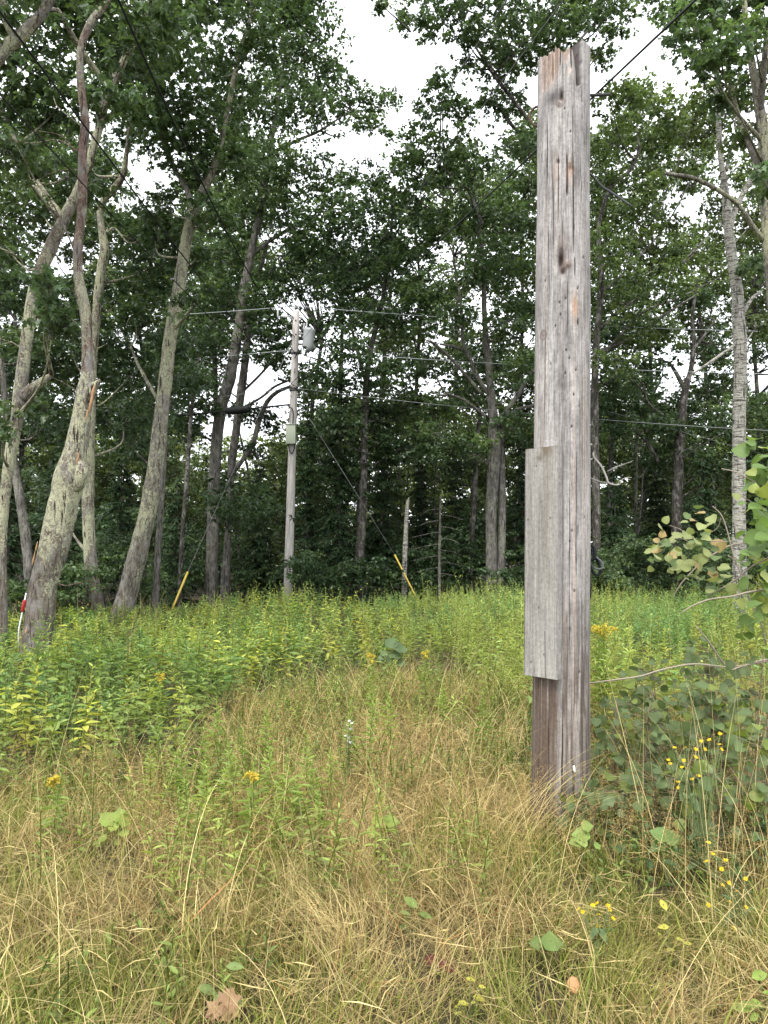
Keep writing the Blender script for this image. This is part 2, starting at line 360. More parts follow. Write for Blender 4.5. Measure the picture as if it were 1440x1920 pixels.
#@@POST
# ------------------------------------------------------------------ old cut-off pole
PY = 4.3
def old_post():
    base = at(1051, 1560, PY); base[2] = gz(base[0], base[1]) - .05
    top = at(1057, 72, PY); H = top[2] - base[2]
    root = empty('wooden_post', base, 'thick weathered grey cut-off pole with splintered top, standing in the grass', 'post')
    cdir = math.atan2(-base[0], -base[1])     # direction to the camera: (sin,cos)
    fwd = np.array([-base[0], -base[1], 0]); fwd /= np.linalg.norm(fwd)
    rgt = np.array([-fwd[1], fwd[0], 0])      # to the right seen from the camera
    if rgt[0] < 0: rgt = -rgt
    nphi, nz_ = 420, 640
    phi = np.linspace(-np.pi, np.pi, nphi, endpoint=False)
    zz = np.linspace(0, 1, nz_)
    PH, ZT = np.meshgrid(phi, zz)
    def pyz(py): return (at(1053, py, PY - .145)[2] - base[2])
    def pph(x): return math.asin(max(-.98, min(.98, (x - 1053) / 51.0)))
    # ragged top height by angle
    tz = pyz(89) + .022 * (_h(np.floor(phi * 11 + 40), 0 * phi, 0 * phi, 3) - .5) * 2 + .012 * (vn(phi * 30 + 30, 0 * phi, 0, 3) - .5) - .10 * np.exp(-((phi - pph(1079)) / .11) ** 2) + .02 * (vn(phi * 3.2 + 50, 0 * phi, 0, 4) - .6)
    a0, a1 = pph(1084), pph(1105)
    tall = (phi > a0) & (phi < a1 + .5)
    tz = np.where(tall, pyz(72) + .008 * (vn(phi * 8 + 9, 0 * phi, 0, 8) - .5), tz)
    back = np.abs(phi) > 1.9
    tz = np.where(back, pyz(92), tz)
    Z = ZT ** .98 * tz[None]
    r = .1475 + (.1565 - .1475) * (1 - Z / H) + .012 * np.exp(-Z / .15)
    # gentle flutes and fine grain
    r = r + .008 * (fbm(PH * 1.6 + 20, Z * 1.1, 0, 11) - .5) * 2 + .0013 * (vn(PH * 14 + 60, Z * 2.2, 0, 12) - .5) + .0009 * (vn(PH * 42 + 160, Z * 7, 0, 13) - .5)
    # ---- colour
    n1 = fbm(PH * 9 + 40, Z * .8, 0, 21); n2 = vn(PH * 36 + 140, Z * 2.0, 0, 22); n3 = vn(PH * 75 + 300, Z * 9.0, 0, 23); n4 = fbm(PH * 1.8 + 9, Z * 2.6, 0, 24); n5 = fbm(PH * 7 + 19, Z * 14, 0, 25); n6 = vn(PH * 120 + 500, Z * 16, 0, 26); n7 = vn(PH * 60 + 250, Z * 22, 0, 27)
    v = .262 * (1 + .22 * (n1 - .5) + .16 * (n2 - .5) + .24 * (n3 - .5) + .75 * (n4 - .5) + .75 * (n5 - .5) + .30 * (n6 - .5)) * (1 - .45 * np.clip((n7 - .80) * 8, 0, 1))
    C = np.stack([v * 1.0, v * .95, v * .92], -1)
    def blend(mask, c):
        nonlocal C
        mask = np.clip(mask, 0, 1)[..., None]; C = C * (1 - mask) + np.asarray(c) * mask
    # lichen-pale and pinkish raw streaks
    blend(.55 * np.clip((vn(PH * 14 + 80, Z * .9 + 4, 0, 31) - .72) * 6, 0, 1), (.36, .29, .24))
    blend(.55 * np.clip((vn(PH * 22 + 180, Z * 1.4 + 9, 0, 32) - .74) * 6, 0, 1), (.13, .115, .11))
    # lower weather staining
    zs = pyz(1200); low = np.clip((zs + .35 - Z) / .6, 0, 1)
    st = np.clip((vn(PH * 11 + 10, Z * 3.4, 0, 41) + .6 * vn(PH * 34 + 3, Z * 7, 0, 42) - .70) * 4, 0, 1)
    blend(low * st * .85, (.075, .058, .048))
    blend(low * np.clip((vn(PH * 25 + 70, Z * 6, 0, 43) - .62) * 5, 0, 1) * .4, (.36, .32, .29))
    lm = low * np.clip((-.05 - PH) * 5, 0, 1) * (PH > -2) * np.clip(.35 + .9 * vn(PH * 20 + 7, Z * 2.5, 0, 44), 0, 1)
    blend(lm * .95, (.070, .046, .034))
    blend(np.clip((1.15 - Z) / .5, 0, 1) * .42, (.115, .088, .066))
    # splintered raw wood near the top
    xm = np.sin(PH)
    zt0 = pyz(182); ztA = pyz(92)
    rag = (vn(PH * 18 + 33, Z * 3, 0, 51) - .5)
    raw = (np.abs(PH) < 1.75) & (PH < a0 - .05)
    edge = np.interp(xm, [-.9, -.75, -.35, -.05, .2, .5], [pyz(180), pyz(176), pyz(158), pyz(122), pyz(112), pyz(128)]) + .16 * rag
    rm = np.clip((Z - edge) / .07, 0, 1) * raw * np.clip((xm + .9) * 12, 0, 1)
    sv = .5 + .9 * (vn(PH * 46 + 10, Z * 1.5, 0, 52) - .3)
    blend(rm * .75, np.stack([.40 * sv, .285 * sv, .225 * sv], -1))
    r = r - rm * (.006 + .012 * vn(PH * 30 + 12, Z * 2, 0, 53))
    # grey swirl below it
    def gauss(x, y, wx, wy): return np.exp(-(((PH - pph(x)) * 51 / wx) ** 2 + ((Z - pyz(y)) / (wy * PY / F)) ** 2))
    blend(gauss(1034, 178, 20, 17) * .95, (.085, .08, .082))
    # slit beside the tall splinter, the shade inside it painted near-black
    sl = (np.abs(PH - pph(1080.5)) < .115) & (Z > pyz(163) + .05 * (vn(PH * 40, 0 * Z, 0, 91) - .5)); sl2 = (np.abs(PH - pph(1086)) < .03) & (Z > pyz(190))
    r = np.where(sl, r - .11, r); blend(sl * .95, (.018, .015, .013)); r = np.where(sl2 & ~sl, r - .03, r); blend(sl2 * .8, (.05, .04, .04))
    # cracks: x px, y0, y1, width px, depth
    cracks = [(1071, 185, 482, 1.3, .03), (1060, 285, 372, 1.6, .03), (1043, 280, 420, 1.0, .014), (1022, 205, 345, 1.1, .016), (1028, 417, 572, 1.0, .012),
              (1075, 480, 520, 1.2, .015), (1050, 400, 480, .9, .01), (1034, 300, 470, .7, .008), (1085, 250, 420, .7, .008), (1020, 560, 830, .8, .01), (1062, 520, 640, .7, .008),
              (1090, 640, 900, .7, .008), (1078, 830, 1100, .8, .010), (1066, 900, 1250, .9, .012), (1088, 1100, 1420, 1.1, .014), (1056, 1270, 1545, 1.2, .018), (1032, 1280, 1500, 1.0, .014),
              (1093, 1220, 1350, 1.0, .014), (1074, 1420, 1545, 1.2, .018), (1015, 1290, 1540, .9, .012), (1012, 200, 300, .8, .01), (1096, 170, 300, .8, .01), (1066, 85, 130, 1.4, .03), (1046, 86, 122, 1.2, .02), (1031, 88, 150, 1.1, .02)]
    for k, (x, y0, y1, wd, dp) in enumerate(cracks):
        za, zb = pyz(y1), pyz(y0)
        path = pph(x) + .06 * (vn(Z[:, 0] * 1.8, 0 * Z[:, 0] + k, 0, 61) - .5) + .02 * (vn(Z[:, 0] * 9, 0 * Z[:, 0] + k, 0, 63) - .5)
        t = np.clip((Z - za) / (zb - za), 0, 1); env = np.clip(4 * t * (1 - t) * 1.6, 0, 1) * (Z > za) * (Z < zb)
        wv = wd * .75 * (.4 + 1.0 * vn(Z * 7, 0 * Z + k * 3, 0, 62)) / 51
        mk = np.exp(-((PH - path[:, None]) / np.maximum(wv, 1e-3)) ** 2) * env
        r = r - dp * .6 * mk; blend(mk * 1.5, (.035, .03, .028))
    # knots and holes
    def knot(x, y, rx, ry, dark, ring=False, dp=.012):
        g = gauss(x, y, rx, ry); nonlocal r
        r = r - dp * g; blend(g * 1.2, dark)
        if ring:
            d = np.sqrt((((PH - pph(x)) * 51 / rx) ** 2 + ((Z - pyz(y)) / (ry * PY / F)) ** 2)); blend(np.exp(-((d - 1.7) / .35) ** 2) * .8, (.13, .10, .085))
    g = gauss(1052, 470, 9, 34); blend(g * .6, (.17, .13, .11)); r = r - .006 * g
    knot(1049, 486, 6, 19, (.035, .024, .02), dp=.026); knot(1053, 508, 5, 6, (.04, .028, .022), dp=.015); g = gauss(1060, 497, 8, 8); r = r + .006 * g; blend(g * .95, (.2, .16, .14)); knot(1061, 498, 3.4, 3.4, (.12, .09, .08), True, -.004)
    knot(1049, 180, 3.2, 12, (.05, .04, .035), dp=.02); knot(1047, 190, 5, 5, (.25, .22, .21), True, -.008); knot(1066, 316, 4, 6, (.08, .05, .04), True, .01); knot(1043, 302, 3, 4, (.06, .05, .05))
    knot(1016, 622, 5, 5, (.17, .14, .13), True, .002); knot(1075, 575, 5, 22, (.36, .24, .17), dp=.004); knot(1081, 604, 2, 5, (.05, .04, .035)); g = gauss(1065, 325, 5, 22); blend(g * .6, (.40, .27, .2))
    g = gauss(1040, 320, 4, 30); blend(g * .5, (.38, .28, .23)); knot(1064, 133, 3, 6, (.45, .38, .33), dp=.0)
    for (x, y) in [(1059, 657), (1065, 672), (1077, 694), (1058, 700), (1073, 740), (1058, 560), (1047, 567), (1049, 590), (1022, 303), (1055, 203), (1080, 540), (1020, 520), (1031, 680), (1070, 800), (1083, 760), (1071, 995), (1094, 970), (1075, 1108), (1067, 1015), (1084, 1260), (1095, 1180), (1066, 247), (1040, 610), (1090, 480)]:
        knot(x, y, 1.5, 2.0, (.03, .025, .025), dp=.008)
    ax = base[None] + (top - base)[None] * (np.linspace(0, 1, 2)[:, None])
    lean = (top - base); lean = lean / lean[2]
    P = base + Z[..., None] * lean + r[..., None] * (np.cos(PH)[..., None] * fwd + np.sin(PH)[..., None] * rgt)
    P = P - base
    mb = MB(); i = np.arange(nz_ - 1)[:, None] * nphi; j = np.arange(nphi)[None]; j2 = (j + 1) % nphi
    f = np.stack([i + j, i + j2, i + nphi + j2, i + nphi + j], -1).reshape(-1, 4)
    mb.add(P.reshape(-1, 3), [f], C.reshape(-1, 3))
    # rough broken end
    kr = 14; rings = []; cc = []
    for q in range(1, kr + 1):
        t = q / kr; zt = tz * (1 - t) + (pyz(100)) * t + .02 * (vn(phi * 6, 0 * phi + q, 0, 71) - .5) * (t < 1) - .06 * (t > .12) * tall * (t < 1.1)
        rr_ = r[-1] * (1 - t)
        rings.append((zt[:, None] * lean + rr_[:, None] * (np.cos(phi)[:, None] * fwd + np.sin(phi)[:, None] * rgt)))
        cc.append(np.repeat((.12 + .1 * vn(phi * 8, 0 * phi + q * .7, 0, 72))[:, None], 3, 1) * np.array([1.1, .95, .85]))
    V = np.concatenate([P[-1]] + rings); c2 = np.concatenate([C[-1]] + cc)
    i = np.arange(kr)[:, None] * nphi
    f = np.stack([i + j, i + j2, i + nphi + j2, i + nphi + j], -1).reshape(-1, 4)
    mb.add(V, [f], c2)
    mt = attr_mat('weathered_wood', .92, .12, .35, 90, .06, 0, .62)
    mb.build('shaft', mt, root, smooth=True)
    # ---- nailed board
    th = R(36); nb = fwd * math.cos(th) - rgt * math.sin(th); tb = fwd * math.sin(th) + rgt * math.cos(th)
    z0, z1 = pyz(1271), pyz(838); W, T = .218, .042
    def lc(z): return lean * z
    nu, nv = 64, 260
    def face(org, ux, uz, nu, nv, colf, dispn=None):
        U, V = np.meshgrid(np.linspace(0, 1, nu), np.linspace(0, 1, nv))
        P = org + U[..., None] * ux + V[..., None] * uz
        c, dsp = colf(U, V)
        if dispn is not None: P = P + dsp[..., None] * dispn
        i = np.arange(nv - 1)[:, None] * nu + np.arange(nu - 1)[None]
        f = np.stack([i, i + 1, i + nu + 1, i + nu], -1).reshape(-1, 4)
        mbb.add(P.reshape(-1, 3), [f], c.reshape(-1, 3))
    mbb = MB()
    rb = .149
    o0 = lc(z0) + nb * (rb + T) - tb * W / 2; uz = lean * (z1 - z0)
    def cf(U, V):
        v = .232 * (1 + .25 * (vn(U * 9, V * 3, 0, 81) - .5) + .22 * (vn(U * 26, V * 7, 0, 82) - .5) + .2 * (vn(U * 60, V * 14, 0, 85) - .5) + .35 * (fbm(U * 2, V * 3, 0, 83) - .5))
        C = np.stack([v, v * .955, v * .885], -1)
        def bl(m, c):
            nonlocal C
            m = np.clip(m, 0, 1)[..., None]; C = C * (1 - m) + np.array(c) * m
        bl(np.clip((fbm(U * 3 + 5, V * 9, 0, 84) - .45) * 4, 0, 1) * np.clip((V - .88) * 9, 0, 1) * .8, (.13, .10, .065))
        bl(np.exp(-((U - .70 - .02 * np.sin(V * 8)) / .10) ** 2) * np.clip((V - .25) * 3, 0, 1) * .35, (.15, .125, .09))
        cr = np.exp(-((U - .63 - .06 * V * 4 * 0 - .10 * np.clip(.22 - V, 0, 1)) / .012) ** 2) * (V < .2)
        bl(cr, (.04, .035, .03))
        bl(np.exp(-((U - .33 - .02 * vn(V * 4, 0 * V, 0, 9)) / .012) ** 2) * .5 * (V > .05), (.33, .31, .28))
        for (a, b) in [(.1, .685), (.78, .69), (.22, .06), (.6, .1), (.45, .3), (.35, .92)]:
            g = np.exp(-(((U - a) / .022) ** 2 + ((V - b) / .0045) ** 2)); bl(g * 1.2, (.04, .035, .03))
        k = np.exp(-(((U - .45) / .12) ** 2 + ((V - .955) / .022) ** 2)); bl(k * .7, (.09, .07, .05))
        # rounded top-left corner and edges
        return C, -.004 * (np.clip((.03 - U) / .03, 0, 1) + np.clip((U - .97) / .03, 0, 1)) - .004 * cr - .0015 * (vn(U * 26, V * 7, 0, 82))
    face(o0, tb * W, uz, nu, nv, cf, nb)
    def cs(U, V):
        v = .225 * (1 + .3 * (vn(U * 6 + 3, V * 20, 0, 86) - .5) + .3 * (vn(U * 3, V * 60, 0, 87) - .5)); C = np.stack([v, v * .95, v * .90], -1)
        e = np.exp(-(U / .12) ** 2)[..., None] * .45; C = C * (1 - e) + np.array([.42, .39, .34]) * e
        return C, 0 * U
    face(o0 + tb * W, -nb * T, uz, 8, 120, cs)            # right edge
    face(o0 - nb * T, nb * T, uz, 8, 120, cs)             # left edge
    face(o0 + uz, tb * W, -nb * T, 24, 8, cs)             # top
    face(o0 - nb * T, tb * W, nb * T, 24, 8, cs)          # bottom
    face(o0 + tb * W - nb * T, -tb * W, uz, 8, 30, cs)    # back
    mbb.build('nailed_board', mt, root)
    # ---- iron ring on the far left side
    mi = attr_mat('rusty_iron', .7, .4, .3, 120, 1, .3)
    mr = MB(); pts = []
    zc = pyz(179); cen = lean * zc - rgt * .142 - fwd * .03
    for a in np.linspace(-math.pi * .5 - .5, math.pi * .5 + .5, 13):
        pts.append(cen - rgt * (.048 * math.cos(a)) + np.array([0, 0, .058 * math.sin(a)]))
    tube(mr, pts, .0075, 8, 3, c=(.085, .055, .04)); mr.build('iron_ring', mi, root, smooth=True)
    # ---- bolt and little tag
    mr = MB(); tube(mr, [lean * pyz(156) + rgt * .13, lean * pyz(152) + rgt * .26 - fwd * .04], .009, 8, 1, c=(.05, .05, .05)); mr.build('through_bolt', mi, root, smooth=True)
    mr = MB(); q = lean * pyz(1440) + rgt * .066 + fwd * .149
    tube(mr, [q + (0, 0, .016), q - (0, 0, .012) + rgt * .004, q - (0, 0, .02) + rgt * .005], [.006, .006, .003], 6, 1, c=(.75, .75, .72)); mr.build('tag', M_STEM, root)
    mr = MB(); tube(mr, [lean * pyz(1015) + rgt * .150 - fwd * .03, lean * pyz(1060) + rgt * .153 - fwd * .02, lean * pyz(1125) + rgt * .154 - fwd * .02], .007, 6, 3, c=(.02, .02, .02)); mr.build('conduit', M_STEM, root, smooth=True)
    # ---- coil of cable, hung behind the pole
    o = at(1104, 1030, PY + .06)
    mc = MB()
    def pt(px, py, d=.05): return at(px, py, PY + d)
    tube(mc, [pt(1098, 1022, .02), pt(1106, 1026), pt(1112, 1040), pt(1124, 1050), pt(1130, 1058), pt(1128, 1066), pt(1117, 1066), pt(1108, 1058), pt(1105, 1042), pt(1103, 1024)], .0055, 6, 5, c=(.10, .11, .115))
    tube(mc, [pt(1099, 1022, .03), pt(1103, 1045, .06), pt(1108, 1066, .07), pt(1117, 1078, .07), pt(1126, 1072, .07), pt(1122, 1055, .07), pt(1112, 1038, .06), pt(1104, 1026, .04)], .0085, 6, 5, c=(.014, .016, .018))
    tube(mc, [pt(1099, 1020, .04), pt(1109, 1022, .03), pt(1115, 1030, .02), pt(1114, 1046, .02), pt(1106, 1050, .03), pt(1101, 1040, .03)], .011, 6, 4, c=(.012, .014, .017))
    tag(mc.build('cable_coil', M_STEM, smooth=True, origin=o), 'black coil of cable hanging on the right side of the cut-off pole', 'cable coil')
    mc = MB(); o = pt(1106, 324, .1)
    tube(mc, [pt(1100, 322, .05), pt(1112, 331, .06), pt(1128, 349, .05), pt(1145, 360, .03), pt(1163, 372, 0), pt(1183, 386, -.03)], .0065, 6, 4, c=(.05, .055, .055))
    tag(mc.build('wire_stub', M_STEM, smooth=True, origin=o), 'short bent dark wire stub sticking out right of the cut-off pole', 'wire')
old_post()

#@@UTILITY
# ------------------------------------------------------------------ distant utility pole, guys and wires
UY = 24.0
def upole():
    b = at(539, 1118, UY); b[2] = float(gz(b[0], b[1])); t = at(555.5, 584, UY)
    root = empty('utility_pole', b, 'slim pale grey utility pole with grey transformer and green box, by the woods', 'utility pole')
    def P(px, py, d=0.0): return at(px, py, UY + d) - b
    mb = MB(); k = UY / F
    tube(mb, [(0, 0, -.1), t - b], [8.7 * k, 6.4 * k], 20, 14, .02, 3)
    m, nt, N, L = mat_new('silvered_pole_wood')
    tc = N.new('ShaderNodeTexCoord'); mp = N.new('ShaderNodeMapping'); mp.inputs['Scale'].default_value = (1, 1, .06); nz = N.new('ShaderNodeTexNoise'); nz.inputs['Scale'].default_value = 28; nz.inputs['Detail'].default_value = 5
    r = N.new('ShaderNodeValToRGB'); r.color_ramp.elements[0].position = .3; r.color_ramp.elements[0].color = (.23, .215, .20, 1); r.color_ramp.elements[1].position = .65; r.color_ramp.elements[1].color = (.48, .45, .425, 1)
    p = N.new('ShaderNodeBsdfPrincipled'); p.inputs['Roughness'].default_value = .9; out = N.new('ShaderNodeOutputMaterial')
    L.new(tc.outputs['Object'], mp.inputs[0]); L.new(mp.outputs[0], nz.inputs['Vector']); L.new(nz.outputs['Fac'], r.inputs[0]); L.new(r.outputs[0], p.inputs['Base Color']); L.new(p.outputs[0], out.inputs[0])
    mb.build('shaft', m, root, smooth=True)
    ms = attr_mat('painted_metal', .45, .5)
    # transformer
    mb = MB(); g = (.27, .285, .29)
    tube(mb, [P(576, 654, -.1), P(577, 651, -.1), P(580, 621, -.1), P(580.3, 618, -.1), P(580.6, 615, -.1)], [10.2 * k, 11 * k, 11 * k, 11.6 * k, 6 * k], 20, 2, c=g)
    tr = mb.build('transformer', ms, root, smooth=True)
    for (x, y) in ((569, 612), (574, 611)):
        mb = MB(); pts, rr = [], []
        for q in range(7): pts.append(P(x + .3 * q, y + 6 - 2 * q, -.1)); rr.append((1.9 if q % 2 else 1.2) * k)
        tube(mb, pts, rr, 8, 1, c=(.42, .43, .44)); mb.build('bushing', ms, tr, smooth=True)
    mb = MB(); tube(mb, [P(557, 625), P(572, 627, -.05)], 2.4 * k, 8, 1, c=(.2, .2, .2)); mb.build('mounting_bracket', ms, tr); mb = MB(); tube(mb, [P(557, 645), P(572, 646, -.05)], 2.4 * k, 8, 1, c=(.2, .2, .2)); mb.build('mounting_bracket', ms, tr)
    # equipment box
    mb = MB(); c0 = P(545.5, 815, -.2); hx, hz = 9 * k, 18 * k
    box(mb, c0 - (hx, .11, hz), c0 + (hx, .11, hz), (.33, .37, .28)); o = mb.build('equipment_box', ms, root)
    bv = o.modifiers.new('edge', 'BEVEL'); bv.width = .015; bv.segments = 2
    mb = MB(); c1 = c0 + (0, 0, hz + .012); box(mb, c1 - (hx + .015, .125, .012), c1 + (hx + .015, .125, .012), (.36, .40, .31)); mb.build('lid', ms, o)
    # insulator, cut-out, cables, bands
    mb = MB(); tube(mb, [P(555.5, 585), P(555.5, 580), P(555.5, 579), P(555.5, 576), P(555.5, 575), P(555.5, 571)], [.8 * k, .8 * k, 3 * k, 3.2 * k, 1.6 * k, 1.2 * k], 10, 2, c=(.12, .1, .09)); mb.build('pin_insulator', ms, root, smooth=True)
    mb = MB(); tube(mb, [P(551, 594, -.1), P(524, 593, -.1)], .9 * k, 6, 1, c=(.3, .31, .33)); tube(mb, [P(551, 597, -.1), P(533, 593, -.1)], .6 * k, 6, 1, c=(.3, .31, .33)); mb.build('side_bracket', ms, root)
    mb = MB(); tube(mb, [P(521, 578, -.1), P(521, 603, -.1)], [1.6 * k, 1.8 * k], 8, 1, c=(.35, .36, .38)); mb.build('fuse_cutout', ms, root, smooth=True)
    def cable(pts, r=.016):
        mb = MB(); tube(mb, [P(x, y, -.16) for x, y in pts], r, 6, 4, c=(.012, .012, .013)); mb.build('cable', M_STEM, root, smooth=True)
    cable([(543, 763), (548, 767), (550, 775), (549, 795)]); cable([(541, 833), (543, 845), (548, 850), (552, 840), (552, 833)]); cable([(541, 640), (548, 655), (556, 663), (560, 662)]); cable([(560, 655), (556, 665), (552, 672)])
    cable([(561, 705), (553, 712), (544, 722)], .01); cable([(536, 712), (547, 720), (559, 727)], .01); cable([(553, 690), (552, 700)], .01); cable([(540, 795), (542, 785), (541, 760)], .012)
    for y, w_ in ((663, 7.6), (729, 8.0), (732, 8.0)):
        mb = MB(); a = P(553.5 - (y - 640) * .03, y); tube(mb, [a - (0, 0, .03), a + (0, 0, .03)], w_ * k, 16, 1, c=(.03, .03, .03)); mb.build('steel_band', ms, root)
    for y in (601, 627):
        mb = MB(); a = P(554.5, y, -.1); tube(mb, [a + (0, -.02, 0), a + (0, .02, 0)], 1.6 * k, 8, 1, c=(.06, .055, .05)); mb.build('bolt', ms, root)
    # guys: wire from the pole to a yellow guard
    for (A, B, C, Yb, lab) in (((552, 630), (352, 1072), (319, 1148), 18.5, 'yellow guy wire guard leaning left between lichened trunks, tied to the utility pole'),
                               ((560, 752), (740, 1040), (792, 1118), 23.0, 'yellow guy wire guard leaning right, at the centre of the meadow edge')):
        g0 = at(*C, Yb); g0[2] = float(gz(g0[0], g0[1])); g1 = at(*B, Yb + .3); g2 = at(*A, UY - .1)
        r2 = empty('guy_anchor', g0, lab, 'guy anchor', 'guy wires of the utility pole')
        mb = MB(); tube(mb, [(0, 0, 0), g1 - g0], .025, 10, 3, c=(.50, .37, .06)); mb.build('guard', attr_mat('yellow_plastic', .5, .4), r2, smooth=True)
        mb = MB(); tube(mb, [g1 - g0, g2 - g0], .0065, 5, 2, c=(.20, .21, .21)); mb.build('guy_wire', ms, r2)
upole()

def wire(name, A, B, sag, r, c, label, cat='wire', n=26, group='overhead wires'):
    a = at(*A); b = at(*B); t = np.linspace(0, 1, n)[:, None]
    P = a * (1 - t) + b * t; P[:, 2] -= sag * (4 * t * (1 - t))[:, 0]
    mb = MB(); tube(mb, P - a, r, 5, 1, c=c)
    o = mb.build(name, M_STEM, smooth=True); o.location = a
    return tag(o, label, cat, group)
K = (.012, .013, .014); G = (.30, .32, .33)
wire('overhead_cable', (548, 728, UY), (-105, -120, 5), .16, .010, K, 'thick black cable slanting from the utility pole across the broken leaning trunk', 'cable')
wire('overhead_cable', (553, 632, UY), (150, -165, 6.5), .55, .0125, K, 'thick black cable slanting steeply from the utility pole through the oak crowns', 'cable')
wire('overhead_wire', (548, 745, UY), (-150, 15, 6), .12, .008, K, 'thin dark wire below the two black cables left of the utility pole')
wire('overhead_cable', (562, 690, UY), (1420, -110, 5), .06, .0105, (.03, .032, .035), 'dark cable passing behind the cut-off pole and rising right into the sky', 'cable')
wire('overhead_wire', (565, 640, UY), (1160, -136, 6), .05, .006, (.10, .11, .11), 'thin wire rising from the transformer to the crown over the cut-off pole')
wire('overhead_wire', (560, 578, UY), (1040, -135, 6), .05, .006, (.10, .11, .11), 'thin wire rising from the utility pole top across the white sky gap')
wire('line_wire', (555, 574, UY), (-300, 600, 30), .25, .015, G, 'topmost pale line wire running left from the utility pole top')
wire('line_wire', (555, 574, UY), (1600, 625, 22), .15, .012, G, 'topmost pale line wire running right from the utility pole top')
wire('line_wire', (551, 656, UY), (-300, 690, 29), .25, .014, G, 'pale line wire running left just under the transformer')
wire('line_wire', (557, 656, UY), (1600, 704, 22), .15, .014, G, 'pale line wire running right just under the transformer')
wire('line_wire', (549, 728, UY), (-300, 790, 28), .2, .010, (.16, .17, .17), 'grey line wire running left from the steel bands')
wire('line_wire', (554, 728, UY), (1600, 815, 22), .18, .011, (.2, .21, .21), 'grey line wire running right from the steel bands')
wire('line_wire', (640, 632, 26), (1500, 870, 24), .02, .007, (.22, .23, .23), 'faint line wire slanting down to the right across the forest edge')
def splice():
    wire('telephone_cable', (548, 758, UY), (-300, 822, 25), .12, .030, K, 'black telephone cable sagging left below the other wires', 'cable')
    mb = MB(); a = at(424, 771, UY + .1); b = at(468, 766.5, UY)
    tube(mb, [a - a, (b - a) * .06, (b - a) * .94, b - a], [.04, .115, .115, .04], 10, 2, c=K)
    o = mb.build('cable_splice', M_STEM, smooth=True); o.location = a; tag(o, 'fat black splice case on the telephone cable between two trunks', 'splice case')
splice()

def marker():
    p = at(35, 1180, 11.2); b = p.copy(); b[2] = gz(b[0], b[1])
    r = empty('marker_stake', b, 'white marker stake with red top behind the broken leaning trunk', 'stake')
    q = at(49, 1112, 11.2)
    d = (q - p) / np.linalg.norm(q - p)
    mb = MB(); tube(mb, [(0, 0, -.02), p - b, q - b], .009, 8, 1, c=(.75, .76, .74)); mb.build('rod', M_STEM, r)
    c = at(44, 1136, 11.2) - b
    mb = MB(); tube(mb, [c - d * .09, c - d * .06, c + d * .06, c + d * .09], [.012, .024, .024, .012], 10, 2, c=(.36, .02, .025)); mb.build('reflector', attr_mat('red_plastic', .4, .4), r, smooth=True)
marker()

#@@TREES
# ------------------------------------------------------------------ trees
OAK = np.array([.066, .108, .050]); OAKY = np.array([.105, .148, .055]); OAKD = np.array([.049, .084, .041])

RF = 1.33; NLEAF = [0]
def blob_leaves(mb, cen, rad, dens, base, leaf=.14, tm=T_OAK, flat=.75, ros=7):
    """one foliage mass: sprays of leaf rosettes through an ellipsoid"""
    rad = rad * RF; area = math.pi * rad * rad
    nros = max(4, int(area * dens / (leaf * leaf * .34 * ros)))
    nsp = max(3, int(nros / 9))
    d = rdir(nsp); rr = rad * rng.random(nsp) ** .42
    sc = cen + d * rr[:, None] * np.array([1, 1, flat])
    idx = rng.integers(0, nsp, nros)
    sig = min(.36, rad * .36)
    rp = sc[idx] + rng.normal(size=(nros, 3)) * np.array([sig, sig, sig * .42])
    # leaves
    tone = rng.normal(1, .22, nsp)[idx] * rng.normal(1, .10, nros); yel = np.clip(rng.normal(.18, .22, nsp)[idx], 0, 1)
    n = nros * ros; ri = np.repeat(np.arange(nros), ros)
    az = rng.random(n) * 2 * np.pi; el = rng.normal(-.35, .45, n)
    D = np.stack([np.cos(az) * np.cos(el), np.sin(az) * np.cos(el), np.sin(el)], -1)
    up = unit(np.array([0, 0, 1.]) + rng.normal(size=(n, 3)) * .45)
    c = (base[None] * (1 - yel[ri, None]) + base[None] * np.array([1.55, 1.4, .95]) * yel[ri, None]) * np.clip(tone[ri], .5, 1.6)[:, None] * rng.normal(1, .08, n)[:, None]
    NLEAF[0] += n; Ln = leaf * rng.uniform(.7, 1.2, n)
    leaves(mb, tm, rp[ri] + D * .02, D, up, Ln, Ln * .62, np.clip(c, .005, 1))
    return sc

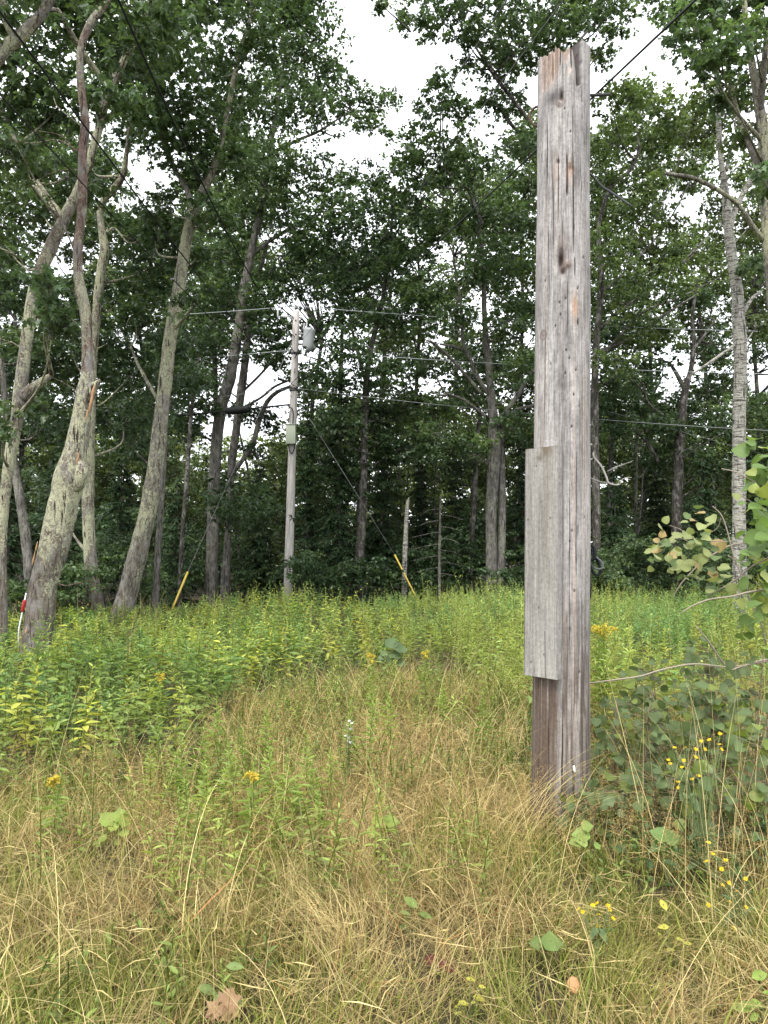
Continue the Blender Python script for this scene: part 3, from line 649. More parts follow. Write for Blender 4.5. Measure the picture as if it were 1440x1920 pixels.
def tree(name, label, cat, Y, trunk, limbs=(), blobs=(), bark=None, base=OAK, dens=2.2, leaf=.135, tm=T_OAK, group=None, sides=16, noise=.17, dead=(), seed=1, wob=1.0, jitter=1.0, mid=True, flare=.25, thin=.88, dead_mat=None):
    dens = dens * 1.5; k = Y / F
    if Y > 20 and tm is T_OAK: tm = T_QUAD; leaf = leaf * 1.05
    P0 = [at(x, y, Y) for x, y, w_ in trunk]
    b = P0[0].copy(); b[2] = float(gz(b[0], b[1]))
    root = empty(name, b, label, cat, group)
    P0[0] = np.array([P0[0][0], P0[0][1], b[2] - .1])
    tm_ = MB()
    tube(tm_, np.array(P0) - b, [w_ / 2 * k * thin for _, _, w_ in trunk], sides, 12, noise, 6.0, seed=seed, flare=flare)
    lines = [np.array(P0)]
    for L in limbs:
        dy = L[0] if not isinstance(L[0], tuple) else 0
        pts = L[1:] if not isinstance(L[0], tuple) else L
        Q = [at(x, y, Y + dy * (i / max(1, len(pts) - 1))) for i, (x, y, w_) in enumerate(pts)]
        tube(tm_, np.array(Q) - b, [w_ / 2 * k for _, _, w_ in pts], 8, 5, noise * .7, 6, seed=seed + 1)
        lines.append(np.array(Q))
    allp = np.concatenate([catmull(q, 6) if len(q) > 1 else q for q in lines])
    cb = MB()
    for B in blobs:
        px, py, rp = B[:3]; dd = B[3] if len(B) > 3 else rng.uniform(-1, 1) * jitter * 1.6
        dn = B[4] if len(B) > 4 else dens
        c = at(px, py, Y + dd); rad = rp * (Y + dd) / F
        sc = blob_leaves(cb, c - b, rad, dn, base, leaf, tm)
        # branch to it
        dz = c[2] - allp[:, 2]; dist = np.linalg.norm(allp - c, axis=1) + np.where(dz < -.2, 2.5, 0) + np.where(dz < .5 * np.linalg.norm((allp - c)[:, :2], axis=1), .8, 0)
        a = allp[np.argmin(dist)]
        ln = np.linalg.norm(c - a)
        if ln > .25:
            m1 = a * .55 + c * .45 + rng.normal(size=3) * .07 * ln * wob - np.array([0, 0, .06 * ln])
            tube(tm_, np.array([a, m1, c]) - b, [min(.055, .018 + .010 * ln), .018, .008], 6, 4, 0, c=(.5, .5, .5))
        for q in sc[:: max(1, len(sc) // 5)][:5]:
            cc = c - b; tube(tm_, [cc + (a - c) * .15, (cc + q) / 2 + rng.normal(size=3) * .05, q], [.010, .007, .004], 4, 2, cap=False)
    for D in dead:
        dy = D[0]; pts = D[1:]; tgt = MB() if dead_mat else tm_
        Q = [at(x, y, Y + dy * (i / max(1, len(pts) - 1))) for i, (x, y, w_) in enumerate(pts)]
        tube(tgt, np.array(Q) - b, [max(.004, w_ / 2 * k) for _, _, w_ in pts], 6, 4, .05, 8, c=(.34, .32, .30))
        if dead_mat: tgt.build('dead_limb', dead_mat, root, smooth=True)
    tm_.build('trunk', bark or M_BARK, root, smooth=True)
    if cb.n: cb.build('crown', M_LEAF, root)
    return root

# T1 the broken leaning one
def broken_tree():
    Y = 10.4; k = Y / F
    tr = [(62, 1262, 64), (72, 1180, 62), (80, 1110, 60), (97, 1040, 63), (110, 985, 64), (122, 930, 66), (132, 888, 66), (140, 850, 50), (147, 815, 45), (154, 770, 40), (160, 735, 38), (164, 708, 31), (164, 690, 25), (163.5, 668, 20)]
    up = [(163, 730, 26), (164, 690, 22), (163, 640, 20), (161, 590, 21), (151, 545, 21), (146, 500, 18), (147, 455, 17), (153, 400, 18), (155, 340, 17), (155, 285, 17), (160, 235, 17), (155, 190, 15), (150, 140, 14), (151, 95, 14), (162, 60, 15), (176, 35, 15), (190, 18, 12), (203, 2, 9), (210, -8, 3)]
    dead = [(-.3, (140, 470, 4), (118, 420, 3), (100, 385, 2.4), (70, 345, 2), (40, 290, 1.6), (20, 250, 1)), (.4, (148, 285, 3.4), (125, 270, 2.6), (105, 262, 2), (60, 268, 1.5), (10, 262, 1)), (.4, (158, 240, 3), (138, 225, 2.4), (108, 200, 2), (100, 180, 1)),
            (.3, (160, 320, 2), (130, 318, 1.6), (95, 325, 1.2), (70, 340, .8)), (.2, (165, 345, 2), (185, 335, 1.6), (198, 332, 1.2)), (-.2, (110, 1095, 3), (125, 1098, 2), (150, 1093, 2), (157, 1096, 1)), (-.2, (86, 1180, 2.4), (100, 1165, 2), (104, 1150, 1.4)), (-.1, (140, 285, 2.4), (115, 255, 2), (70, 245, 1.2))]
    b = at(62, 1262, Y); b[2] = float(gz(b[0], b[1]))
    root = empty('broken_tree', b, 'leaning tree thick with pale green lichen and a thin dead broken top', 'tree')
    mb = MB(); P = [at(x, y, Y) for x, y, _ in tr]; P[0][2] = b[2] - .1
    tube(mb, np.array(P) - b, [w_ / 2 * k * .83 for *_, w_ in tr], 26, 12, .15, 6.5, seed=3, flare=.14)
    g = at(147, 890, Y - .1) - b                       # burl
    tube(mb, [g + (-.09, 0, -.24), g + (.0, 0, -.12), g + (.045, 0, 0), g + (.03, 0, .1), g + (-.06, 0, .2)], [.03, .085, .10, .08, .03], 14, 5, .45, 11, seed=9)
    mb.build('trunk', M_BARKL, root, smooth=True)
    mb = MB(); tube(mb, np.array([at(x, y, Y) for x, y, _ in up]) - b, [w_ / 2 * k for *_, w_ in up], 14, 8, .10, 8, seed=5)
    mb.build('dead_top', M_DEAD, root, smooth=True)
    for D in dead:
        Q = [at(x, y, Y + D[0] * i / 4) for i, (x, y, _) in enumerate(D[1:])]
        mb = MB(); tube(mb, np.array(Q) - b, [max(.004, w_ / 2 * k) for *_, w_ in D[1:]], 6, 4, .05, 8); mb.build('twig', M_DEAD, root, smooth=True)
    mb = MB(); s = [at(160, 765, Y - .02), at(166, 742, Y - .06), at(176, 724, Y - .08), at(187, 711, Y - .08)]
    tube(mb, np.array(s) - b, [.07, .085, .06, .008], 12, 6, .3, 12, seed=4); mb.build('stub', M_BARKL, root, smooth=True)
    mw = attr_mat('torn_wood', .9, .1, .5, 60, .08)
    for (x, y, l_, w_, d) in [(166, 775, 44, .020, -.20), (171, 748, 26, .022, -.185), (160, 790, 22, .012, -.215), (143, 872, 26, .012, -.235), (60, 1060, 26, .012, -.215), (66, 1035, 20, .010, -.215), (47, 1190, 14, .012, -.215)]:
        a = at(x, y, Y + d) - b; q = at(x + l_ * .22, y - l_, Y + d + .01) - b; mb = MB(); tube(mb, [a, (a * .6 + q * .4) + (.004, -.006, 0), q], [.004, w_, .004], 8, 5, .5, 25, c=(.34, .20, .11)); mb.build('torn_wood', mw, root, smooth=True)
broken_tree()

tree('lichen_oak', 'forked oak leaning right behind the broken trunk at the very edge of the photo', 'tree', 12.4,
     [(2, 1222, 34), (4, 1100, 26), (3, 1010, 26), (9, 930, 28), (20, 850, 32), (34, 770, 34), (42, 700, 33), (52, 620, 32), (68, 530, 32), (95, 465, 34), (118, 415, 30), (150, 350, 26), (180, 260, 22), (205, 170, 22), (245, 90, 20), (285, 10, 18), (310, -80, 12)],
     [[(40, 745, 26), (62, 727, 20), (84, 712, 15), (97, 703, 9)], (1.0, (118, 415, 20), (60, 330, 14), (20, 240, 10), (-20, 150, 6)), (-1, (205, 170, 14), (150, 90, 10), (110, 20, 7))],
     [(50, 120, 62), (130, 95, 66), (210, 90, 66), (110, 205, 60), (30, 300, 62), (75, 390, 52), (260, 40, 70), (190, -50, 110), (40, -40, 100), (300, -80, 90), (15, 470, 40), (95, 530, 42), (190, 200, 50), (130, 330, 46), (45, 210, 55), (20, 640, 40), (100, 620, 42), (230, 150, 50), (12, 780, 40)], M_BARKL, OAK, 2.0, thin=.70)
tree('grey_tree', 'slender grey tree between the edge oak and the broken leaning trunk', 'tree', 16.5,
     [(60, 1130, 18), (54, 1070, 19), (47, 1000, 20), (37, 930, 19), (26, 870, 17), (15, 800, 15), (5, 700, 12), (-5, 600, 8)], [], [(30, 560, 55), (0, 480, 60), (60, 660, 40), (20, 720, 44), (90, 760, 40)], M_BARKG, OAKD, 2.0, seed=4)
tree('overhanging_oak', 'lichened oak limb reaching in at the upper corner above the black cable', 'tree', 9.0,
     [(-250, 1300, 70), (-220, 900, 60), (-150, 500, 50), (-60, 200, 36), (0, 102, 30), (38, 68, 26), (75, 30, 22), (98, -10, 20), (130, -90, 14)],
     [[(30, 78, 14), (10, 40, 11), (5, -10, 9)]], [(-60, 40, 70), (20, -90, 90), (110, -110, 80), (8, 30, 34)], M_BARKL, OAK, 2.0)
tree('crooked_tree', 'straight lichened trunk with a pale crooked top, behind the broken leaning trunk', 'tree', 16.4,
     [(182, 1150, 40), (174, 1090, 29), (168, 1020, 26), (165, 940, 25), (166, 870, 25), (168, 800, 23), (172, 700, 20), (180, 600, 19), (188, 520, 19), (196, 470, 20), (191, 430, 15), (187, 395, 14), (196, 374, 14), (216, 352, 15), (232, 325, 12), (238, 280, 9), (245, 230, 7)],
     [[(200, 437, 5), (215, 428, 4), (240, 455, 3), (265, 452, 2)]],
     [(205, 420, 34, 1.2), (275, 430, 46), (250, 235, 42), (170, 310, 50, 1.5), (290, 500, 52), (235, 545, 50, 1.5), (90, 560, 50, 1.4), (130, 640, 46, 1.4), (210, 640, 52, 1.5), (250, 700, 50, 1.5), (60, 690, 46), (230, 790, 46, 2), (110, 800, 42, 2), (100, 900, 40, 3)], M_BARKL, OAKD, 2.2, seed=8)
tree('leaning_oak', 'tall leaning oak rising out of the shrubs, trunk wholly clear of other trunks', 'tree', 15.7,
     [(226, 1178, 46), (240, 1110, 42), (258, 1040, 39), (275, 970, 37), (290, 890, 36), (299, 810, 32), (309, 720, 29), (317, 650, 27), (326, 590, 29), (336, 535, 26), (348, 460, 24), (360, 405, 26), (372, 375, 20), (395, 330, 17), (410, 285, 14), (430, 190, 11), (452, 90, 10), (480, 10, 8)],
     [(.8, (364, 392, 12), (345, 345, 10), (322, 305, 9), (300, 230, 8), (290, 120, 6)), (-.8, (325, 620, 8), (352, 588, 6), (375, 560, 4)), (1.0, (240 + 56, 750, 8), (262, 690, 6), (245, 650, 4))],
     [(275, 110, 60), (345, 60, 70), (415, 140, 62), (325, 180, 62), (395, 235, 60), (300, 245, 44), (352, 300, 48), (315, 392, 38, .9), (415, 320, 46), (465, 60, 66), (380, -70, 100), (480, -70, 80), (280, -40, 80), (290, 450, 44, 1.0), (250, 190, 50), (440, 220, 46), (370, 480, 40, 1.2), (395, 400, 44), (335, 560, 30, -1.2, 1.5), (250, 590, 36, 1)], M_BARK, OAK, 2.1, seed=11)
tree('double_trunk_oak', 'front stem of the twin oaks behind the fat cable splice', 'tree', 25.6,
     [(394, 1148, 28), (397, 1050, 25), (399, 960, 24), (401, 900, 25), (407, 820, 24), (416, 760, 24), (430, 712, 26), (440, 660, 22), (450, 600, 22), (459, 540, 22), (468, 490, 18), (478, 440, 15), (492, 380, 13), (505, 290, 11), (520, 200, 8), (535, 100, 6)],
     [(.8, (470, 480, 10), (505, 452, 8), (550, 425, 7), (600, 402, 5)), (.6, (505, 290, 7), (560, 262, 6), (600, 245, 5), (660, 205, 3)), (-.4, (440, 660, 4), (446, 640, 3), (441, 620, 2))],
     [(520, 40, 60), (575, 70, 46), (555, 150, 54), (612, 125, 36), (645, 195, 32), (500, 190, 56), (520, 290, 48), (590, 200, 44), (455, 380, 54), (535, 385, 48), (585, 430, 42), (425, 470, 48), (480, 560, 38), (395, 540, 40), (605, 320, 34), (375, 640, 42), (575, 0, 44), (540, -70, 70), (690, 175, 24), (685, 225, 24), (728, 192, 20), (450, 280, 44), (620, 370, 34), (560, 330, 26, 0, 1.2)], M_BARKG, OAK, 2.1, seed=13)
tree('arching_oak', 'rear stem of the twin oaks, sending an arching limb right to the utility pole', 'tree', 27.0,
     [(424, 1120, 14), (428, 1000, 14), (432, 900, 15), (441, 820, 17), (450, 750, 18), (458, 690, 17), (466, 620, 15), (480, 540, 11), (500, 460, 8)],
     [(.5, (433, 892, 9), (455, 862, 9), (474, 832, 10), (487, 785, 10), (500, 755, 9), (520, 735, 8), (550, 722, 6), (585, 700, 3)), (.5, (455, 765, 5), (490, 745, 5), (515, 725, 5), (545, 712, 4)), (.4, (455, 735, 5), (490, 700, 5), (540, 645, 4), (580, 610, 3)), (.3, (585, 660, 5), (610, 622, 6), (640, 570, 4))],
     [(515, 620, 40), (600, 540, 44), (640, 470, 48), (470, 770, 30), (590, 690, 36), (500, 790, 26), (365, 700, 42), (560, 480, 40), (530, 530, 38), (610, 610, 34), (345, 780, 34), (490, 660, 32), (420, 590, 42), (360, 600, 40), (480, 840, 20)], M_BARKG, OAKD, 1.9, seed=17)
tree('thin_tree', 'thin dark trunk just left of the twin oaks', 'tree', 24, [(336, 1125, 9), (342, 1000, 9), (350, 900, 9), (356, 810, 9), (362, 740, 7), (370, 680, 5)], [], [(365, 640, 46), (330, 700, 44), (385, 760, 40), (340, 810, 30)], M_BARKD, OAKD, 2.0, sides=8)
tree('thin_tree', 'dark stem standing directly behind the front twin oak', 'tree', 29, [(408, 1120, 10), (407, 900, 10), (405, 780, 11), (403, 680, 11), (400, 600, 9), (398, 520, 6)], [(.2, (404, 830, 5), (385, 820, 4), (355, 812, 3))], [(400, 470, 40), (370, 560, 40), (430, 540, 40)], M_BARKD, OAKD, 2.0, sides=8)
tree('thin_tree', 'thin mottled trunk close behind the tall leaning oak', 'tree', 20, [(291, 1125, 15), (296, 1040, 14), (301, 960, 13), (306, 880, 12), (312, 780, 9)], [], [(330, 700, 46), (280, 740, 46), (240, 830, 44), (310, 640, 40)], M_BARKG, OAKD, 2.0, sides=8)
tree('thin_tree', 'pale spindly stem just right of the front twin oak', 'tree', 22, [(414, 1110, 8), (421, 1040, 7.5), (428, 970, 7), (430, 900, 5)], [], [(440, 930, 40), (470, 960, 44)], M_BARKG, OAKD, 2.0, sides=8)

tree('forest_oak', 'oak with an ivy-dark trunk at the forest edge, right of the utility pole', 'tree', 25,
     [(670, 1118, 26), (674, 1050, 22), (679, 950, 18), (683, 850, 15), (686, 740, 14), (694, 660, 12), (712, 590, 10), (724, 520, 9), (731, 460, 7), (738, 380, 5)],
     [(.8, (686, 720, 6), (665, 640, 5), (650, 560, 4)), (.5, (731, 460, 5), (760, 410, 4), (800, 370, 3)), (.3, (690, 340, 3), (700, 320, 2), (690, 280, 1.5))],
     [(690, 390, 44), (640, 420, 36), (725, 450, 42), (675, 500, 44), (740, 520, 38), (645, 560, 38), (700, 590, 38), (770, 590, 38), (700, 330, 28), (790, 400, 36), (640, 720, 38), (700, 690, 36), (630, 800, 40), (685, 830, 44), (740, 760, 36), (660, 650, 36), (750, 840, 36), (680, 900, 40), (620, 880, 36), (770, 480, 30), (660, 330, 24), (710, 780, 34)], M_BARKD, OAKD, 2.0, seed=19)
tree('forest_oak', 'big many-limbed oak standing left of the cut-off pole', 'tree', 23.5,
     [(922, 1130, 27), (922, 1060, 24), (921, 980, 23), (923, 910, 25), (927, 850, 28), (926, 800, 24), (921, 740, 18), (917, 690, 15), (911, 630, 13), (908, 580, 11), (905, 500, 9), (895, 400, 7), (875, 300, 5)],
     [(.8, (938, 1120, 16), (941, 980, 15), (940, 880, 15), (938, 800, 13), (950, 770, 10), (975, 735, 9), (1000, 690, 7)), (-.8, (922, 745, 10), (900, 715, 8), (880, 670, 8), (868, 640, 7), (866, 590, 6), (860, 540, 4)), (-1, (905, 740, 7), (870, 700, 6), (845, 672, 6), (815, 645, 5), (800, 638, 3)),
      (-1, (915, 785, 6), (870, 750, 5), (835, 735, 4), (815, 700, 3)), (-.6, (880, 660, 6), (850, 650, 6), (825, 645, 4)), (.7, (930, 800, 8), (965, 770, 7), (1000, 760, 5)), (.5, (895, 400, 5), (850, 330, 4), (820, 240, 3)), (-.5, (825, 400, 4), (870, 350, 5), (905, 420, 6))],
     [(828, 182, 28), (790, 212, 28), (858, 215, 30), (800, 262, 32), (860, 265, 34), (765, 310, 30), (835, 330, 38), (895, 310, 42), (880, 400, 42), (820, 430, 34), (935, 400, 44), (965, 500, 46), (885, 520, 38), (845, 590, 32), (950, 600, 40), (985, 690, 38), (800, 540, 34), (860, 760, 32), (785, 690, 34), (965, 800, 36), (825, 820, 36), (975, 420, 40), (920, 480, 40), (760, 350, 30), (880, 830, 30), (985, 580, 34), (820, 140, 16), (740, 250, 18), (800, 760, 28), (930, 690, 24), (780, 320, 30)], M_BARKG, OAK, 1.9, seed=23)
tree('thin_tree', 'dark narrow trunk just left of the big many-limbed oak', 'tree', 26, [(880, 1122, 13), (884, 1030, 12), (889, 930, 11), (894, 840, 10), (900, 770, 7)], [], [(890, 720, 40), (850, 870, 34), (905, 650, 36)], M_BARKD, OAKD, 1.9, sides=8)
tree('thin_tree', 'mottled broken birch stem behind the centre guy guard', 'tree', 25, [(757, 1115, 11), (759, 1050, 11), (761, 990, 10), (764, 945, 8), (766, 934, 3)], [], [], M_BIRCH, OAKD, 1.9, sides=10)
tree('thin_tree', 'dead bare spruce with drooping twigs right of the centre guy guard', 'tree', 24, [(824, 1115, 7), (824, 1040, 6), (825, 980, 5), (826, 930, 3)], [], [], M_BARKG, OAKD, 1.9, sides=8,
     dead=[(rng.uniform(-.5, .5), (824, 1075 - 11 * q, 1.6), (824 + (-1) ** q * 22, 1078 - 11 * q, 1.2), (824 + (-1) ** q * rng.uniform(30, 55), 1085 - 11 * q, .7)) for q in range(12)])
tree('tall_oak', 'tall oak hidden behind the cut-off pole, its crown spreading over the pole top', 'tree', 19.5,
     [(1050, 1130, 26), (1050, 900, 24), (1050, 600, 20), (1048, 300, 15), (1046, 120, 8), (1044, 20, 6), (1050, -80, 4)],
     [(-.8, (1048, 330, 10), (1000, 240, 8), (960, 185, 7), (925, 140, 6), (880, 70, 4)), (.5, (1046, 130, 6), (1100, 60, 5), (1150, 20, 3)), (.4, (940, 205, 5), (955, 230, 6), (985, 260, 7)),
      (-.4, (820, 55, 2.2), (800, 52, 2), (770, 60, 1))],
     [(708, 4, 17), (765, 26, 24), (805, 48, 26), (850, 22, 38), (890, 75, 38), (925, 120, 34), (955, 40, 44), (1035, 30, 44), (1095, 25, 40), (1150, 15, 36), (1125, 95, 28), (960, 180, 30), (935, 200, 26), (975, 260, 36), (985, 345, 38), (890, -60, 80), (1040, -60, 80), (1160, -50, 56), (800, -50, 44), (872, 118, 18), (975, 110, 32), (1070, 85, 34), (1005, 90, 36), (1150, 60, 20)], M_BARKD, OAK, 2.1, seed=29)
tree('forest_oak', 'oak with many thin slanting branches right of the cut-off pole top', 'tree', 22.5,
     [(1120, 1130, 18), (1118, 950, 17), (1115, 780, 16), (1118, 640, 14), (1128, 540, 12), (1122, 440, 10), (1130, 390, 9), (1150, 345, 9), (1180, 320, 8), (1200, 280, 5)],
     [(.6, (1120, 620, 6), (1180, 570, 5), (1250, 520, 4), (1330, 440, 2)), (.6, (1120, 560, 5), (1190, 490, 4), (1250, 420, 3), (1300, 330, 2)), (.3, (1118, 680, 5), (1200, 590, 4), (1270, 560, 3), (1350, 520, 2)), (.3, (1160, 540, 3), (1195, 420, 2.5), (1225, 330, 2)), (.5, (1118, 660, 7), (1170, 640, 6), (1230, 600, 5), (1310, 550, 3)), (.2, (1190, 470, 3), (1240, 380, 2.4), (1290, 260, 1.5))],
     [(1145, 195, 36), (1195, 180, 34), (1245, 205, 34), (1155, 270, 38), (1225, 270, 40), (1285, 240, 30), (1135, 350, 36), (1195, 415, 34), (1145, 460, 36), (1255, 410, 28), (1135, 550, 38), (1195, 530, 36), (1255, 525, 32), (1180, 610, 36), (1245, 620, 32), (1305, 470, 28), (1220, 350, 28), (1310, 330, 30), (1300, 200, 24), (1160, 680, 32)], M_BARKD, OAK * .5 + OAKY * .5, 1.9, seed=31,
     dead=[(-.3, (1102, 832, 5), (1116, 838, 5), (1113, 855, 4.5), (1128, 875, 4), (1137, 895, 4), (1142, 906, 3.5), (1160, 909, 2.5), (1168, 898, 2), (1185, 895, 1)), (-.3, (1114, 858, 3), (1104, 865, 2.5), (1100, 880, 2)), (-.3, (1138, 884, 2.5), (1155, 876, 2), (1185, 865, 1)), (-.3, (1142, 906, 2.5), (1125, 903, 2), (1105, 895, 1))], dead_mat=M_STEM)
tree('birch_tree', 'white birch with flaking bark rising from behind the aspen leaves', 'tree', 14.6,
     [(1388, 1150, 31), (1387, 1070, 29), (1386, 980, 27), (1385, 900, 28), (1386, 800, 27), (1388, 700, 27), (1387, 640, 27), (1383, 560, 25), (1375, 500, 22), (1368, 450, 20), (1364, 400, 19), (1359, 350, 14), (1351, 290, 12), (1346, 200, 10), (1345, 100, 8)],
     [(.4, (1368, 430, 13), (1378, 395, 11), (1398, 355, 11), (1420, 322, 11), (1436, 280, 8)), (.3, (1362, 320, 8), (1370, 280, 7), (1385, 250, 5)), (-.6, (1388, 640, 6), (1330, 680, 5), (1300, 700, 3)), (.4, (1388, 600, 8), (1410, 560, 7), (1440, 540, 5))],
     [(1330, 170, 38, 1), (1312, 255, 34, 1), (1345, 400, 26, 1.4), (1410, 420, 26, 1.2), (1380, 210, 34, 1), (1420, 610, 30, 1.4)], M_BIRCH, OAKY * .8, 1.7, .085, T_OVAL, seed=37)
tree('edge_oak', 'mottled oak at the edge of the photo, dropping a dead bare limb across the birch', 'tree', 12.8,
     [(1500, 1200, 40), (1480, 900, 34), (1458, 650, 28), (1441, 450, 26), (1436, 330, 25), (1430, 240, 24), (1417, 160, 17), (1405, 90, 13), (1395, 0, 10), (1390, -80, 7)],
     [(.8, (1434, 350, 13), (1412, 290, 12), (1392, 240, 10), (1375, 180, 8), (1360, 110, 6)), (-.6, (1425, 215, 14), (1432, 130, 12), (1440, 40, 10))],
     [(1295, 45, 42), (1350, 45, 52), (1410, 60, 52), (1340, 110, 44), (1385, 150, 44), (1420, 230, 40), (1320, 20, 40), (1275, 15, 26), (1350, -70, 80), (1430, -60, 70), (1432, 330, 32), (1425, 500, 34, 1), (1345, 200, 30), (1310, 130, 28)], M_BARK, OAK, 1.9, seed=41,
     dead=[(-.5, (1432, 450, 9), (1412, 425, 9), (1385, 385, 8), (1355, 362, 8), (1325, 345, 8), (1300, 334, 8), (1280, 330, 8), (1258, 327, 6), (1247, 325, 5)), (-.3, (1275, 331, 4), (1264, 326, 5), (1248, 324, 6))])
tree('forest_oak', 'dark forked oak between the cut-off pole and the white birch', 'tree', 25,
     [(1266, 1120, 22), (1268, 1000, 21), (1272, 880, 21), (1276, 800, 20), (1285, 730, 14), (1296, 690, 11), (1301, 640, 9), (1298, 590, 7), (1310, 520, 4)],
     [(.5, (1284, 730, 9), (1268, 700, 8), (1255, 680, 5)), (.5, (1300, 655, 6), (1320, 630, 5), (1340, 600, 3)), (-.5, (1276, 800, 7), (1245, 780, 6), (1215, 755, 5), (1205, 720, 3)), (-.4, (1235, 868, 6), (1215, 830, 6), (1190, 805, 5), (1180, 770, 3))],
     [(1285, 570, 36), (1335, 640, 32), (1225, 660, 32), (1275, 770, 32, 1), (1330, 720, 30), (1185, 700, 34), (1425, 660, 30), (1345, 800, 40), (1425, 770, 40), (1255, 850, 34), (1140, 690, 32), (1210, 800, 30), (1150, 800, 34), (1330, 870, 40), (1410, 860, 40), (1150, 620, 30), (1240, 790, 28)], M_BARKD, OAKD, 1.9, seed=43)
tree('thin_tree', 'dark stem close to the right flank of the cut-off pole', 'tree', 27, [(1142, 1120, 11), (1143, 950, 11), (1146, 850, 11), (1150, 760, 9), (1155, 680, 6)], [], [(1150, 640, 36), (1190, 760, 34), (1130, 760, 34), (1160, 560, 34)], M_BARKD, OAKD, 1.9, sides=8)
tree('thin_tree', 'thin pale stem midway between the cut-off pole and the birch', 'tree', 28, [(1190, 1120, 7), (1192, 980, 6), (1193, 860, 6), (1196, 780, 4)], [], [(1200, 730, 34), (1220, 860, 32)], M_BARKG, OAKD, 1.9, sides=8)

# second rank of trees behind, each with its own trunk and crown
back = [(45, 33, 300), (150, 34, 420), (270, 36, 560), (590, 33, 640), (640, 36, 520), (720, 34, 480), (790, 31, 420), (850, 36, 480), (970, 34, 450), (1080, 35, 430), (1210, 34, 480), (1330, 33, 520), (1420, 35, 560)]
bl = ['behind the edge oak at far left', 'seen between the broken trunk and the crooked pale top', 'seen to the right of the tall leaning oak', 'directly behind the grey transformer', 'just right of the grey transformer', 'seen behind the ivy-dark trunk', 'under the white sky gap', 'left of the big many-limbed oak', 'close on the left of the cut-off pole',
      'behind the cut-off pole', 'behind the bare slanting branches', 'just left of the white birch', 'behind the white birch, by the photo edge']
SKY_X = [-120, 0, 120, 200, 262, 310, 400, 520, 590, 640, 700, 760, 800, 890, 930, 990, 1110, 1200, 1290, 1330, 1460, 1560]
SKY_Y = [150, 120, 200, 260, 410, 370, 250, 290, 430, 420, 370, 320, 265, 255, 320, 220, 190, 175, 220, 300, 250, 250]
OPEN = [(268, 325, 34, 42), (40, 520, 30, 26), (246, 640, 22, 16), (470, 765, 80, 78), (385, 815, 45, 24), (590, 590, 44, 22), (612, 665, 26, 24), (1255, 388, 22, 20), (1322, 385, 40, 26), (1245, 705, 34, 28), (905, 592, 26, 20), (826, 740, 26, 20), (1108, 690, 14, 22), (1432, 690, 26, 34), (620, 375, 60, 40), (100, 480, 20, 20), (690, 420, 20, 20), (800, 470, 22, 16), (1180, 620, 22, 16), (1380, 640, 24, 20), (640, 700, 20, 16)]
cells = {i: [] for i in range(len(back))}
for yy in np.arange(110, 985, 38):
    for xx in np.arange(-120, 1560, 44):
        x = xx + rng.uniform(-22, 22); y = yy + rng.uniform(-19, 19); r_ = rng.uniform(24, 36)
        if y < np.interp(x, SKY_X, SKY_Y) + r_ * .9: continue
        if any(((x - cx) / (rx + r_ * .75)) ** 2 + ((y - cy_) / (ry + r_ * .75)) ** 2 < 1 for cx, cy_, rx, ry in OPEN): continue
        i = int(np.argmin([abs(x - q[0]) + rng.uniform(0, 40) for q in back])); cells[i].append((x, y, r_))
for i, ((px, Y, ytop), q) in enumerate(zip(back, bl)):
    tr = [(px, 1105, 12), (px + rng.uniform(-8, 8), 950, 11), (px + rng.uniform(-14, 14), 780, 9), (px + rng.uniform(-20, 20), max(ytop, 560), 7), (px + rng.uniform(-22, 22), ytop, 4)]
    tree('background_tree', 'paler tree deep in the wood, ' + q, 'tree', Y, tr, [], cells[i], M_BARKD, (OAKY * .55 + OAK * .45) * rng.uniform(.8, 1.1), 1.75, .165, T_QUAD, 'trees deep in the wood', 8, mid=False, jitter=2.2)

# spruces and hemlocks filling the forest floor
def spruce(px, Y, ytop, wpx, label, tone=1.0):
    b = at(px, 1100, Y); b[2] = float(gz(b[0], b[1])); t = at(px, ytop, Y); H = t[2] - b[2]; W = wpx * Y / F / 2
    root = empty('spruce_tree', b, label, 'spruce', 'dark spruces of the undergrowth')
    mb = MB(); tube(mb, [(0, 0, -.1), (0, 0, H * .6), (0, 0, H)], [.07, .04, .01], 8, 3, .1, 4); 
    cb = MB(); nt_ = int(H * 7)
    Ps, Ds, Us, Ls, Cs = [], [], [], [], []
    for i in range(nt_):
        f = (i + rng.random()) / nt_; z = .15 + f * (H - .15); rl = W * (1 - f) ** .8 * rng.uniform(.75, 1.15) + .08
        for a in rng.random(5) * 2 * np.pi:
            n = max(4, int(rl / .045)); s = (np.arange(n) + .5) / n; L = rl * s
            dr = np.array([math.cos(a), math.sin(a), 0]); droop = -.35 * L * s + .06 * L
            pts = dr * L[:, None] + np.array([0, 0, 1]) * (z + droop)[:, None]
            side = np.array([-math.sin(a), math.cos(a), 0])
            for sg in (-1, 1):
                Ps.append(pts); Ds.append(dr * .7 + side * sg * .8 + rng.normal(size=(n, 3)) * .25 + np.array([0, 0, -.25])); Us.append(np.array([0, 0, 1.]) + rng.normal(size=(n, 3)) * .3)
                Ls.append((.10 + .16 * (1 - s)) * rng.uniform(.8, 1.3, n)); Cs.append(np.array([.034, .060, .027]) * tone * rng.normal(1, .2, (n, 1)))
    Ls = np.concatenate(Ls)
    leaves(cb, T_QUAD, np.concatenate(Ps), np.concatenate(Ds), np.concatenate(Us), Ls, Ls * .26, np.clip(np.concatenate(Cs), .004, 1))
    mb.build('trunk', M_BARKD, root, smooth=True); cb.build('crown', M_NEEDLE, root)
